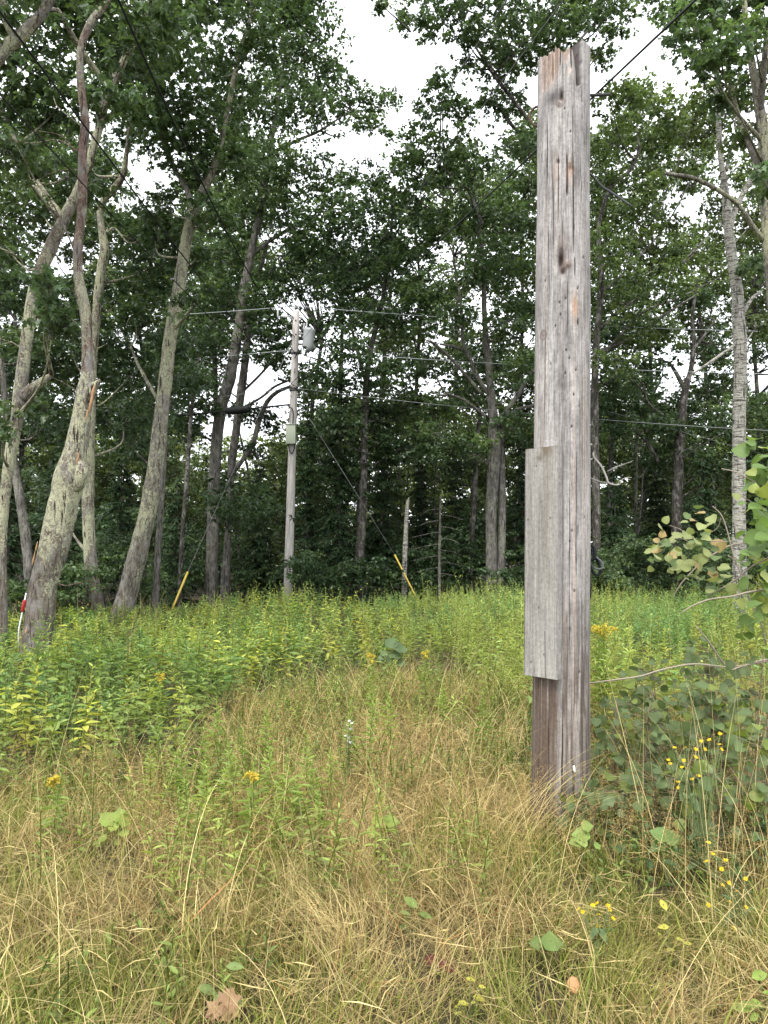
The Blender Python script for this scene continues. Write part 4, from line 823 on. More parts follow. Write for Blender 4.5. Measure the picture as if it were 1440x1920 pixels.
sp = [(15, 21, 820, 150, 'dark spruce at the extreme edge of the photo, behind the edge oak'), (120, 22, 800, 170, 'dark spruce between the broken leaning trunk and the crooked pale top'), (225, 22, 850, 160, 'dark spruce framed by the crooked tree and the leaning oak'), (330, 25, 900, 130, 'dark spruce behind the left guy guard'),
      (485, 29, 868, 170, 'low bushy spruce between the twin oaks and the utility pole'), (575, 26, 760, 150, 'dark spruce just right of the utility pole'), (635, 25, 700, 140, 'tall dark spruce between the utility pole and the ivy-dark oak'), (715, 27, 830, 150, 'dark spruce right of the ivy-dark oak trunk'),
      (790, 30, 850, 150, 'dark spruce behind the mottled broken birch stem'), (855, 28, 860, 140, 'dark spruce behind the dead bare spruce'), (980, 27, 820, 150, 'dark spruce touching the left side of the nailed board'), (1060, 29, 830, 150, 'dark spruce hidden mostly behind the cut-off pole'),
      (1155, 24, 880, 160, 'dark spruce beside the hanging cable coil'), (1235, 27, 840, 150, 'dark spruce right of the thin pale stem'), (1320, 24, 860, 160, 'dark spruce left of the birch base'), (1425, 25, 820, 150, 'dark spruce right of the birch trunk')]
for (px, Y, yt, w_, lab) in sp: spruce(px, Y, yt, w_, lab, rng.uniform(.8, 1.3))

# broad-leaved undergrowth shrubs at the foot of the wood
def shrub(px, Y, top, wpx, label, base, leaf=.11, name='woodland_shrub', n=5, dens=2.0, tm=T_QUAD):
    b = at(px, 1100, Y); b[2] = float(gz(b[0], b[1])); W = wpx * Y / F / 2; H = at(px, top, Y)[2] - b[2]
    root = empty(name, b, label, 'shrub', 'shrubs along the foot of the wood')
    cb, mb = MB(), MB()
    for i in range(n):
        a = rng.random() * 6.28; q = np.array([math.cos(a) * W * rng.uniform(.1, .75), math.sin(a) * W * rng.uniform(.1, .6), H * rng.uniform(.3, .86)])
        blob_leaves(cb, q, min(W, H) * rng.uniform(.32, .5), dens, base, leaf, tm)
        tube(mb, [(q[0] * .2, q[1] * .2, -.05), q * np.array([.6, .6, .55]), q], [.014, .01, .005], 5, 3)
    mb.build('stems', M_BARKD, root); cb.build('foliage', M_LEAF, root)
us = [(30, 15, 1080, 120, 'low green shrub left of the broken trunk base'), (135, 16, 1060, 130, 'green shrub between the broken trunk and the crooked tree base'), (200, 19, 1000, 130, 'shrub behind the crooked tree base'), (300, 21, 1070, 110, 'shrub wrapping the left guy guard'), (345, 31, 985, 150, 'tall shrub left of the front twin oak base'),
      (480, 29, 1010, 150, 'shrub between the twin oaks and utility pole base'), (560, 21.5, 1020, 90, 'upright leafy shrub covering the utility pole base'), (610, 23, 1040, 120, 'shrub right of the utility pole base'), (680, 22.5, 1050, 130, 'shrub in front of the ivy-dark oak base'), (770, 26, 1020, 150, 'dim shrub behind the centre guy guard'),
      (850, 26, 1000, 150, 'dim shrub behind the dead bare spruce'), (900, 27, 940, 150, 'tall dim shrub behind the big many-limbed oak'), (975, 22, 1030, 120, 'shrub left of the nailed board'), (1130, 20, 1010, 130, 'grey-green shrub below the cable coil'), (1200, 21, 1010, 150, 'grey-green shrub right of the cable coil'), (1290, 21, 1000, 150, 'shrub behind the yellowing aspen leaves'), (1420, 19, 980, 150, 'shrub behind the aspen at the photo edge'),
      (250, 27, 930, 170, 'tall dim shrub seen left of the leaning oak trunk'), (60, 26, 930, 170, 'tall dim shrub behind the slender grey tree'), (700, 29, 930, 170, 'tall dim shrub at the dark centre of the wood'), (1250, 28, 930, 180, 'tall dim shrub behind the dark forked oak')]
for i, (px, Y, tp, w_, lab) in enumerate(us):
    shrub(px, Y, tp, w_, lab, (OAKD if Y > 21 else OAK * .9 + .1 * OAKY) * rng.uniform(.85, 1.2), .10 if Y < 22 else .13, n=7)

# far wood: reads as one mass
def far_wood():
    mb = MB(); tmb = MB()
    for i in range(620):
        Y = rng.uniform(40, 75); px = rng.uniform(-350, 1800)
        top = 845 if 370 < px < 560 else 770
        py = rng.uniform(top, 1085)
        c = at(px, py, Y)
        if c[2] < .0: continue
        blob_leaves(mb, c, rng.uniform(1.2, 2.0), 1.2, np.array([.12, .165, .045]) * rng.uniform(.6, 1.2), .26, T_QUAD)  # brighter leaf green puts the open light beyond the trunks into the colour
    for i in range(260):
        Y = rng.uniform(45, 80); c = at(rng.uniform(-350, 1800), 1000, Y); c[2] = rng.uniform(-.6, 3.2)
        blob_leaves(mb, c, rng.uniform(1.2, 2.0), 1.1, np.array([.07, .11, .035]) * rng.uniform(.6, 1.2), .28, T_QUAD)
    for i in range(110):
        Y = rng.uniform(30, 60); px = rng.uniform(-200, 1640); b = at(px, 1000, Y); b[2] = 0
        h = rng.uniform(5, 11) if Y > 38 else rng.uniform(3, 7); r_ = rng.uniform(.05, .13)
        v = rng.uniform(.6, 1.4)
        tube(mb, [b, b + (rng.normal() * .3, 0, h * .5), b + (rng.normal() * .5, 0, h)], [r_, r_ * .7, r_ * .3], 6, 3, c=np.array([.12, .11, .10]) * v)
    tag(mb.build('far_woods', M_LEAF), 'pale green far woods glimpsed between the trunks', 'woods', kind='stuff')
far_wood()
print('LEAVES', NLEAF[0])

#@@MEADOW
# ------------------------------------------------------------------ meadow
def in_view(x, y, m=.35): return np.abs(x) < .52 * y + m
TAN = np.array([.345, .265, .108]); STRAW = np.array([.58, .47, .22]); OLIVE = np.array([.20, .195, .046]); GREEN = np.array([.175, .225, .042]); RUST = np.array([.30, .15, .055]); THATCH = np.array([.19, .148, .068])

def scatter(y0, y1, dens, m=.4):
    A = (y1 - y0) * (1.04 * y1 + 2 * m); n = int(A * dens)
    y = rng.uniform(y0, y1, n); x = rng.uniform(-(.52 * y1 + m), .52 * y1 + m, n)
    k = in_view(x, y, m); return x[k], y[k]

def shrubzone(x, y):
    """1 inside the leafy shrub thicket on the left"""
    e = -1.25 - .16 * (y - 5.6) + .45 * (vn(x * 1.1, y * 1.1, 0, 101) - .5)
    e = np.where(y > 7.6, e + np.clip((y - 7.6) * .85, 0, 3.4), e)
    return (x < e) & (y > 5.0 + .5 * vn(x * .9, y * .3, 0, 102) - .25 * np.clip(-x - 2, 0, 2))
def rodp(x, y):
    f = 8.3 + 2.0 * (fbm(x * .7, y * .4, 0, 103) - .5) - np.clip((x - .75) * 7, 0, 3.6)
    return np.clip((y - f) / 1.9, 0, 1)
def aspenzone(x, y): return (x > 1.22 + .15 * np.sin(y * 3)) & (y > 3.35) & (y < 6.4)

def gpt(px, py, z=0.0):
    """ground point whose top (height z) shows at the pixel"""
    u, v = (px - 720) / F, (960 - py) / F; dy = CP - SP * v; dz = SP + CP * v
    s = (z - EYE) / dz
    return np.array([u * s, dy * s, 0.0])

CLEAR = [(420, 1888, .10, .10), (1077, 1852, .055, .06), (822, 1820, .08, .09), (583, 1593, .12, .10), (880, 1875, .10, .10), (770, 1715, .14, .10), (1030, 1765, .16, .09), (213, 1545, .2, .12), (720, 1552, .2, .1), (1432, 1860, .16, .12), (1262, 1735, .2, .1), (1250, 1580, .22, .12), (1090, 1572, .2, .1), (420, 1852, .12, .1)]
def cleared(x, y):
    o = np.zeros(len(x), bool)
    for px, py, z, r_ in CLEAR:
        g = gpt(px, py, z); dl = np.hypot(g[0], g[1]); ux, uy = g[0] / dl, g[1] / dl
        al = (x * ux + y * uy) - dl; ac = np.abs(-x * uy + y * ux)
        o |= (ac < r_) & (al < r_ * .3) & (al > -.32)
    return o & (rng.random(len(x)) < .72)

def grass():
    mb = MB()
    for (y0, y1, dn, wmul) in ((1.9, 3.4, 5200, 1), (3.4, 5.2, 3600, 1.1), (5.2, 9.5, 1500, 1.5), (9.5, 16, 120, 2.2)):
        x, y = scatter(y0, y1, dn)
        k = ~(shrubzone(x, y) & (rng.random(len(x)) < .93)); k &= ~(aspenzone(x, y) & (rng.random(len(x)) < .6)); k &= ~cleared(x, y); k &= (fbm(x * 2.2 + 40, y * 2.2, 0, 116) > .43) | (rng.random(len(x)) < .72); x, y = x[k], y[k]; n = len(x)
        p = fbm(x * 1.1, y * 1.1, 0, 111); q = fbm(x * 2.6 + 7, y * 2.6, 0, 112); dry = np.clip(2.2 * (p - .5) + 1.5 * (q - .5) + .40 - .18 * np.clip((y - 4.4) / 2, 0, 1), .08, .90)
        dry = np.clip(dry + .22 * np.exp(-((x - .9) / .8) ** 2 - ((y - 2.6) / .6) ** 2), 0, .97)
        u = rng.random(n); dryb = u < dry; thatch = dryb & (rng.random(n) < .55)
        c = np.where(dryb[:, None], TAN + (STRAW - TAN) * rng.random((n, 1)) ** 1.8, OLIVE + (GREEN - OLIVE) * rng.random((n, 1)))
        c = np.where(thatch[:, None], THATCH + (TAN - THATCH) * rng.random((n, 1)), c)
        rust = rng.random(n) < .06; c = np.where((rust & dryb)[:, None], RUST, c)
        c = np.clip(c * rng.normal(.97, .27, (n, 1)), .01, .9)
        patch = (.5 + .9 * fbm(x * 1.5, y * 1.5, 0, 113)) * (1 - .3 * np.clip((y - 4.4) / 2, 0, 1))
        h = np.where(dryb, rng.uniform(.08, .30, n), rng.uniform(.06, .26, n)) * patch
        az = np.where(rng.random(n) < .4, 2 * np.pi * fbm(x * 1.3 + 3, y * 1.3, 0, 114) * 2.5 + rng.normal(0, .6, n), rng.random(n) * 6.28)
        th0 = np.abs(rng.normal(.25, .3, n)); curl = np.abs(rng.normal(1.0, .9, n))
        th0 = np.where(thatch, rng.uniform(.9, 1.5, n), th0); curl = np.where(thatch, rng.normal(.1, .5, n), curl); h = np.where(thatch, rng.uniform(.12, .38, n), h)
        wd = np.where(dryb, rng.uniform(.0016, .0036, n), rng.uniform(.0022, .0060, n)) * wmul; wd = np.where(rng.random(n) < .05, wd * 2.2, wd)
        base = np.stack([x, y, gz(x, y) + np.where(thatch, rng.uniform(0, .11, n) * patch, 0)], -1)
        ribbon(mb, base, az, h, th0, curl, wd, c, 5, rng.random(n) * 6.28)
    # thin standing stalks, in loose companies
    x, y = scatter(2.0, 9.0, 150); k = ~shrubzone(x, y) & ~cleared(x, y) & ~aspenzone(x, y) & (rng.random(len(x)) < np.clip(2.6 * (fbm(x * .9 + 50, y * .9, 0, 117) - .36), 0, 1)); x, y = x[k], y[k]; n = len(x)
    c = np.clip((TAN + (STRAW - TAN) * rng.random((n, 1))) * rng.normal(1, .2, (n, 1)), .03, .9); g_ = (rng.random(n) < .25)[:, None]; c = np.where(g_, OLIVE * 1.1, c)
    ribbon(mb, np.stack([x, y, gz(x, y)], -1), rng.random(n) * 6.28, rng.uniform(.18, .46, n), np.abs(rng.normal(.25, .3, n)), np.abs(rng.normal(1.0, .8, n)), rng.uniform(.0015, .0026, n) * np.clip(y / 4.5, 1, 1.6), c, 7, rng.random(n) * 6.28)
    x, y = scatter(2.0, 6.5, 420); k = ~shrubzone(x, y) & ~cleared(x, y); x, y = x[k], y[k]; n = len(x); a = rng.random(n) * 6.28; e = rng.normal(.05, .22, n)
    leaves(mb, T_QUAD, np.stack([x, y, gz(x, y) + rng.uniform(.02, .16, n)], -1), np.stack([np.cos(a) * np.cos(e), np.sin(a) * np.cos(e), np.sin(e)], -1), rdir(n), rng.uniform(.05, .22, n), rng.uniform(.002, .005, n), np.clip((TAN + (STRAW - TAN) * rng.random((n, 1))) * rng.normal(.95, .25, (n, 1)), .03, .8))
    # bent-over tufts
    for i in range(70):
        y = rng.uniform(2.2, 8.2); x = rng.uniform(-.55 * y, .55 * y)
        if shrubzone(np.array([x]), np.array([y]))[0] or aspenzone(np.array([x]), np.array([y]))[0]: continue
        n = int(rng.uniform(50, 130)); bx = x + rng.normal(0, .05, n); by = y + rng.normal(0, .05, n); kk = ~cleared(bx, by); bx, by = bx[kk], by[kk]; n = len(bx)
        if n < 2: continue
        c = np.clip((TAN + (STRAW - TAN) * rng.random()) * rng.normal(1, .22, (n, 1)), .03, .9) if rng.random() < .8 else np.clip(OLIVE * rng.normal(1, .2, (n, 1)), .02, .9)
        ribbon(mb, np.stack([bx, by, gz(bx, by)], -1), rng.random() * 6.28 + rng.normal(0, .55, n), rng.uniform(.2, .45, n), np.abs(rng.normal(.5, .35, n)), rng.uniform(.9, 2.2, n), rng.uniform(.0016, .003, n), c, 7, rng.random(n) * 6.28)
    # long arching stalks
    x, y = scatter(2.1, 8.5, 40); k = ~shrubzone(x, y) & ~cleared(x, y); x, y = x[k], y[k]; n = len(x)
    az = rng.random(n) * 6.28; c = np.clip(STRAW * rng.normal(.95, .2, (n, 1)), .05, .9)
    ribbon(mb, np.stack([x, y, gz(x, y)], -1), az, rng.uniform(.5, .95, n), np.abs(rng.normal(.3, .3, n)), np.abs(rng.normal(1.5, .6, n)), rng.uniform(.002, .0034, n), c, 9, rng.random(n) * 6.28)
    # tall straw stalks at the right
    n = 110; x = rng.uniform(1.2, 2.4, n); y = rng.uniform(2.6, 4.2, n); k = in_view(x, y, .1); x, y = x[k], y[k]; n = len(x)
    ribbon(mb, np.stack([x, y, gz(x, y)], -1), rng.random(n) * 6.28, rng.uniform(.6, 1.1, n), np.abs(rng.normal(.05, .1, n)), np.abs(rng.normal(.3, .35, n)), rng.uniform(.0025, .004, n), np.clip(STRAW * rng.normal(.9, .15, (n, 1)), .05, .9), 8, rng.random(n) * 6.28)
    # bent-over tuft crossing the post foot
    n = 60; x = rng.uniform(.45, .75, n); y = rng.uniform(3.75, 4.05, n)
    ribbon(mb, np.stack([x, y, gz(x, y)], -1), rng.normal(.25, .25, n), rng.uniform(.6, .85, n), rng.uniform(.35, .7, n), rng.uniform(.8, 1.4, n), rng.uniform(.002, .0035, n), np.clip((TAN * .4 + STRAW * .6) * rng.normal(.95, .15, (n, 1)), .05, .9), 8, rng.random(n) * 6.28)
    # airy seed panicles
    x, y = scatter(2.2, 7.5, 170); k = (vn(x * 1.1 + 20, y * 1.1, 0, 121) > .5) & ~shrubzone(x, y); x, y = x[k], y[k]; n = len(x)
    az = rng.random(n) * 6.28; h = rng.uniform(.28, .5, n); c = np.clip((TAN * .8 + RUST * .3) * rng.normal(1, .15, (n, 1)), .03, .8)
    P = ribbon(mb, np.stack([x, y, gz(x, y)], -1), az, h, np.abs(rng.normal(.12, .12, n)), np.abs(rng.normal(.3, .2, n)), np.full(n, .0014), c, 5, rng.random(n) * 6.28)
    m = 16; t = rng.uniform(.55, 1, (n, m)); i0 = np.minimum((t * 5).astype(int), 4); fr = t * 5 - i0
    q = np.take_along_axis(P, i0[..., None].repeat(3, -1), 1) * (1 - fr[..., None]) + np.take_along_axis(P, (i0 + 1)[..., None].repeat(3, -1), 1) * fr[..., None]
    D = unit(rng.normal(size=(n, m, 3)) + np.array([0, 0, .8])); L = (.012 + .05 * (1 - t)) * rng.uniform(.6, 1.3, (n, m))
    leaves(mb, T_QUAD, q.reshape(-1, 3), D.reshape(-1, 3), rdir(n * m), L.ravel(), .0016, np.repeat(c, m, 0))
    ee = (q + D * L[..., None]).reshape(-1, 3); leaves(mb, T_QUAD, ee, D.reshape(-1, 3), rdir(n * m), .006, .003, np.repeat(c * 1.1, m, 0))
    # timothy-like heads
    tag(mb.build('meadow_grass', M_GRASS), 'dry tan and olive grass, tangled and bent over, covering the near meadow', 'grass', kind='stuff')
grass()

def stalk_leaves(mb, smb, base, H, n, L, W, col_, lean, tm=T_LANCE, up0=.35, z0=.12, taper=True, droop=.2):
    """leafy upright stalks at many bases (k,3)"""
    k = len(base); az = rng.random(k) * 6.28
    ld = np.stack([np.cos(az), np.sin(az), np.zeros(k)], -1) * lean[:, None]
    f = np.linspace(z0, 1, n)[None] + rng.uniform(-.02, .02, (k, n))
    pos = base[:, None] + (np.array([0, 0, 1.])[None, None] * (f * H[:, None])[..., None]) + ld[:, None] * (f ** 1.6 * H[:, None])[..., None]
    a = np.arange(n)[None] * 2.4 + rng.random((k, 1)) * 6.28 + rng.normal(0, .3, (k, n))
    el = up0 - droop + (f ** 2) * .9 + rng.normal(0, .18, (k, n))
    D = np.stack([np.cos(a) * np.cos(el), np.sin(a) * np.cos(el), np.sin(el)], -1)
    s = np.sin(np.clip(f, 0, 1) * np.pi * .86 + .35) if taper else np.ones_like(f)
    Ls = L * np.clip(s, .35, 1) * rng.uniform(.75, 1.2, (k, n))
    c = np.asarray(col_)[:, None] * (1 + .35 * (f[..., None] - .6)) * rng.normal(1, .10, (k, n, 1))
    leaves(mb, tm, pos.reshape(-1, 3), D.reshape(-1, 3), unit(np.array([0, 0, 1.]) + rng.normal(size=(k * n, 3)) * .25), Ls.ravel(), (Ls * W / L).ravel(), np.clip(c.reshape(-1, 3), .01, 1))
    # stems as slim ribbons
    w_ = np.full(k, .005); tt = np.linspace(0, 1, 5)
    for rot in (0, 1.57):
        P = base[:, None] + np.array([0, 0, 1.]) * (tt[None] * H[:, None])[..., None] + ld[:, None] * (tt[None] ** 1.6 * H[:, None])[..., None]
        S = np.array([math.cos(rot), math.sin(rot), 0]) * .0025
        v = np.stack([P - S, P + S], 2).reshape(-1, 3); o = (np.arange(k) * 10)[:, None, None]; i = (np.arange(4) * 2)[None, :, None] + np.array([0, 1, 3, 2])
        smb.add(v, [(o + i).reshape(-1, 4)], np.repeat(np.asarray(col_) * np.array([.8, .75, .8]), 10, 0))

GR = np.array([.265, .322, .092])
def goldenrod_field():
    mb = MB()
    x, y = scatter(4.6, 21, 24, .8); p = rodp(x, y); k = (rng.random(len(x)) < p ** 1.2) & ~(shrubzone(x, y) & (rng.random(len(x)) < .93)); x, y, p = x[k], y[k], p[k]; n = len(x)
    hill = fbm(x * .9, y * .9, 0, 131, 3)
    H = (.34 + .62 * hill) * rng.uniform(.6, 1.22, n) * (.55 + .45 * p)
    H = np.where(rng.random(n) < .05, H * 1.3, H) * np.clip(1.12 - .032 * (y - 9), .72, 1.1)
    lowl = np.where(y > 9.3, .45 + .55 * np.clip((x / y + .27) / .12, 0, 1), 1); H = H * lowl
    H = H * (.78 + .5 * vn(x * .32 + 5, y * .32, 0, 135))
    sp = fbm(x * .55 + 9, y * .55, 0, 132); c = GR[None] * (.62 + .75 * fbm(x * 1.3, y * 1.3, 0, 134)[:, None]) * rng.normal(1, .16, (n, 1))
    c = np.where((sp < .46)[:, None], c * np.array([.66, .84, .95]), c); pale = (rng.random(n) < .10)[:, None]; c = np.where(pale, c * np.array([1.35, 1.15, 1.0]), c)
    base = np.stack([x, y, gz(x, y)], -1); lean = np.where(rng.random(n) < .2, rng.uniform(.3, .8, n), np.abs(rng.normal(.05, .15, n)))
    kind = rng.random(n); broad = (kind < .16) | ((sp < .42) & (kind < .6)); near = (y < 11.5) & ~broad; far = ~near & ~broad
    stalk_leaves(mb, mb, base[near], H[near], 46, .085, .0175, c[near], lean[near], up0=.55, droop=.35)
    stalk_leaves(mb, mb, base[far], H[far], 32, .10, .026, c[far], lean[far], T_QUAD, up0=.55, droop=.35)
    stalk_leaves(mb, mb, base[broad], H[broad] * .85, 20, .10, .042, c[broad] * np.array([.8, .92, .95]), lean[broad] * 1.5, T_OVAL, up0=.3, droop=.3)
    # budding plumes on some tips
    t = rng.random(n) < .22; q = base[t] + np.array([0, 0, 1.]) * (H[t] * 1.0)[:, None]; m = 7
    leaves(mb, T_QUAD, np.repeat(q, m, 0) + rng.normal(size=(len(q) * m, 3)) * .018, rdir(len(q) * m) + np.array([0, 0, .7]), rdir(len(q) * m), .05, .010, np.repeat(c[t], m, 0) * np.array([1.12, 1.08, 1.0]))
    # dry stalks standing among them
    xs, ys = scatter(7, 16, 5, .6); kk = rodp(xs, ys) > .2; xs, ys = xs[kk], ys[kk]; m = len(xs)
    ribbon(mb, np.stack([xs, ys, gz(xs, ys)], -1), rng.random(m) * 6.28, rng.uniform(.5, 1.0, m), np.abs(rng.normal(.1, .12, m)), np.abs(rng.normal(.4, .4, m)), rng.uniform(.005, .009, m), np.array([.30, .24, .11]) * rng.normal(1, .25, (m, 1)), 6, rng.random(m) * 6.28)
    tag(mb.build('goldenrod_field', M_WEED), 'mass of feathery yellow-green goldenrod filling the meadow before the wood', 'weeds', kind='stuff')
goldenrod_field()

def thicket():
    mb = MB()
    x, y = scatter(4.4, 16.5, 21, .9); k = shrubzone(x, y) | (shrubzone(x + .5, y + .4) & (rng.random(len(x)) < .4)); x, y = x[k], y[k]; n = len(x)
    hl = fbm(x * .75, y * .75, 0, 141); H = (.18 + .80 * hl) * rng.uniform(.75, 1.2, n) * np.where(y > 9.3, .5 + .5 * np.clip((x / y + .27) / .12, 0, 1), 1); H = np.where(y < 6.5, H * .8, H)
    c = np.array([.190, .255, .066])[None] * (.6 + .8 * fbm(x * 1.2, y * 1.2, 0, 142)[:, None]) * rng.normal(1, .14, (n, 1))
    c = np.where((vn(x * 1.6, y * 1.6, 0, 144) > .62)[:, None], c * np.array([.62, .78, .85]), c); lt = (rng.random(n) < .25)[:, None]; c = np.where(lt, c * np.array([1.7, 1.35, 1.0]), c)
    stalk_leaves(mb, mb, np.stack([x, y, gz(x, y)], -1), H, 18, .112, .043, c, np.abs(rng.normal(.35, .3, n)), T_OVAL, up0=.25, z0=.15, droop=.35)
    x, y = scatter(4.4, 11, 26, .9); k = shrubzone(x, y); x, y = x[k], y[k]; n = len(x)
    stalk_leaves(mb, mb, np.stack([x, y, gz(x, y)], -1), rng.uniform(.1, .24, n), 9, .08, .032, np.array([.12, .18, .05])[None] * rng.normal(1, .2, (n, 1)), np.abs(rng.normal(.3, .2, n)), T_OVAL, up0=.3)
    # low leafy fill further in among the grass
    x, y = scatter(3.2, 10.5, 30, .5); k = ~shrubzone(x, y) & (x < 1.2) & (vn(x * .9, y * .9, 0, 143) > np.where(y < 5, .6, .42)); x, y = x[k], y[k]; n = len(x)
    c = np.array([.20, .25, .06])[None] * rng.normal(1, .2, (n, 1))
    stalk_leaves(mb, mb, np.stack([x, y, gz(x, y)], -1), rng.uniform(.18, .50, n), 18, .065, .019, c, np.abs(rng.normal(.2, .15, n)), T_OVAL, up0=.3)
    tag(mb.build('leafy_thicket', M_WEED), 'low thicket of broad green leaves spreading at the left of the meadow', 'ground cover', kind='stuff')
thicket()

def ground_herbs():
    """small leaves low in the grass"""
    mb = MB()
    x, y = scatter(2.2, 8.8, 62, .3); k = (vn(x * 1.5, y * 1.5, 0, 151) > np.where(y < 4.2, .56, .36)) & ~cleared(x, y); x, y = x[k], y[k]; n = len(x)
    c = np.array([.15, .205, .05])[None] * rng.normal(1, .24, (n, 1))
    stalk_leaves(mb, mb, np.stack([x, y, gz(x, y)], -1), rng.uniform(.08, .24, n) * np.where(y > 4.4, 1.7, 1), 9, .052, .018, c, np.abs(rng.normal(.3, .2, n)), T_OVAL, up0=.4)
    x, y = scatter(3.4, 6.0, 30, .3); k = (x > .95); x, y = x[k], y[k]; n = len(x)
    c = np.array([.085, .14, .05])[None] * rng.normal(1, .2, (n, 1))
    stalk_leaves(mb, mb, np.stack([x, y, gz(x, y)], -1), rng.uniform(.15, .4, n), 10, .07, .038, c, np.abs(rng.normal(.3, .2, n)), T_OVAL, up0=.4)
    tag(mb.build('low_herbs', M_WEED), 'small green herbs scattered low among the dry grass', 'ground cover', kind='stuff')
ground_herbs()

# ------------------------------------------------------------------ single plants
def plume(root, o, a, l_, c):
    mb = MB(); t = np.linspace(0, 1, 22)[:, None]; d = np.array([math.cos(a), math.sin(a) * .8, 0])
    o = o - np.array([0, 0, rng.uniform(0, .06)]); P = o + d * l_ * .8 * t + np.array([0, 0, 1]) * (l_ * 1.5 * t * (1.15 - t)) ; tube(mb, P[::7], .0035, 5, 2, c=c * .8)
    n = 66; q = P[rng.integers(0, 22, n)] + rng.normal(size=(n, 3)) * .003
    leaves(mb, T_QUAD, q, rdir(n) + np.array([0, 0, .5]), rdir(n), .013, .009, c * rng.uniform(.75, 1.15, (n, 1)))
    mb.build('flower_plume', M_FLOWER, root)

def goldenrod(px, py, H, label, flower=False, n=56, tone=1.0, group='goldenrods standing out in the grass'):
    b = gpt(px, py, H); b[2] = float(gz(b[0], b[1]))
    root = empty('goldenrod_plant', b, label, 'plant', group)
    mb, sm = MB(), MB(); z = np.zeros((1, 3))
    stalk_leaves(mb, sm, z, np.array([H]), n, .085, .019, (np.array([.20, .275, .065]) * tone)[None], np.array([abs(rng.normal(.05, .05))]))
    sm.build('stem', M_STEM, root); mb.build('leaves', M_WEED, root)
    if flower:
        for q in range(6): plume(root, np.array([0, 0, H - .03]), q * 1.05 + rng.random(), rng.uniform(.03, .065), np.array([.55, .44, .07]))
spots = [(300, 1325), (345, 1392), (372, 1372), (398, 1345), (410, 1312), (438, 1400), (452, 1372), (330, 1425), (282, 1410), (500, 1335), (512, 1400), (540, 1430), (470, 1480), (560, 1470), (590, 1445), (575, 1395), (620, 1420), (420, 1450), (385, 1440), (355, 1470), (600, 1505), (520, 1520), (700, 1290), (730, 1310), (655, 1330), (690, 1335), (830, 1290), (905, 1310)]
for i, (px, py) in enumerate(spots):
    goldenrod(px, py, rng.uniform(.40, .56) - .0016 * max(0, py - 1380), 'light green narrow-leaved goldenrod stalk without flowers, standing in the dry grass', tone=rng.uniform(.9, 1.25))
for (px, py, H, lab) in [(474, 1440, .5, 'goldenrod with an orange-yellow flower head in the grass left of centre'), (797, 1225, .6, 'small goldenrod with yellow flowers, further right of two before the green field'), (697, 1232, .55, 'small goldenrod with yellow flowers, further left of two before the green field'), (100, 1458, .42, 'goldenrod with a drooping yellow flower head at the thicket edge'),
                         (302, 1265, .5, 'goldenrod with orange-yellow flowers amid the broad-leaved thicket')]:
    goldenrod(px, py, H, lab, True, group='yellow goldenrods in bloom')
def bloom_cluster():
    o = at(1125, 1172, 6.3); b = np.array([o[0], 6.3, 0.0]); H = o[2]
    root = empty('goldenrod_plant', b, 'broad bright yellow goldenrod bloom right beside the cut-off pole', 'plant', 'yellow goldenrods in bloom')
    mb, sm, fb = MB(), MB(), MB(); k = 6; base = np.stack([rng.uniform(-.08, .08, k), rng.uniform(-.08, .08, k), np.zeros(k)], -1)
    stalk_leaves(mb, sm, base, np.full(k, H), 40, .09, .018, np.tile(np.array([.17, .25, .05]), (k, 1)), np.full(k, .05))
    for q in range(14): plume(root, np.array([*base[q % 6][:2], H - .03]) + rng.normal(size=3) * .02, q * 1.7, rng.uniform(.06, .11), np.array([.60, .49, .07]))
    sm.build('stem', M_STEM, root); mb.build('leaves', M_WEED, root)
bloom_cluster()

def flower_disc(mb, c, r, colr, n=14):
    a = np.arange(n) / n * 6.28 + rng.random(); t = rng.normal(size=2) * .35
    nrm = unit(np.array([t[0], -.55 + t[1], .8])); e1 = unit(np.cross(nrm, [1., .2, 0])); e2 = np.cross(nrm, e1)
    D = np.cos(a)[:, None] * e1 + np.sin(a)[:, None] * e2 + nrm * .25
    leaves(mb, T_QUAD, np.repeat(c[None], n, 0), D, np.repeat(nrm[None], n, 0), r * rng.uniform(.65, 1.2, n), r * .27, colr * rng.uniform(.85, 1.1, (n, 1)))
    leaves(mb, T_QUAD, np.repeat(c[None] + nrm * .002, 6, 0), D[:6] + nrm * 1.2, np.repeat(e1[None], 6, 0), r * .35, r * .3, colr * np.array([.9, .7, .6]))

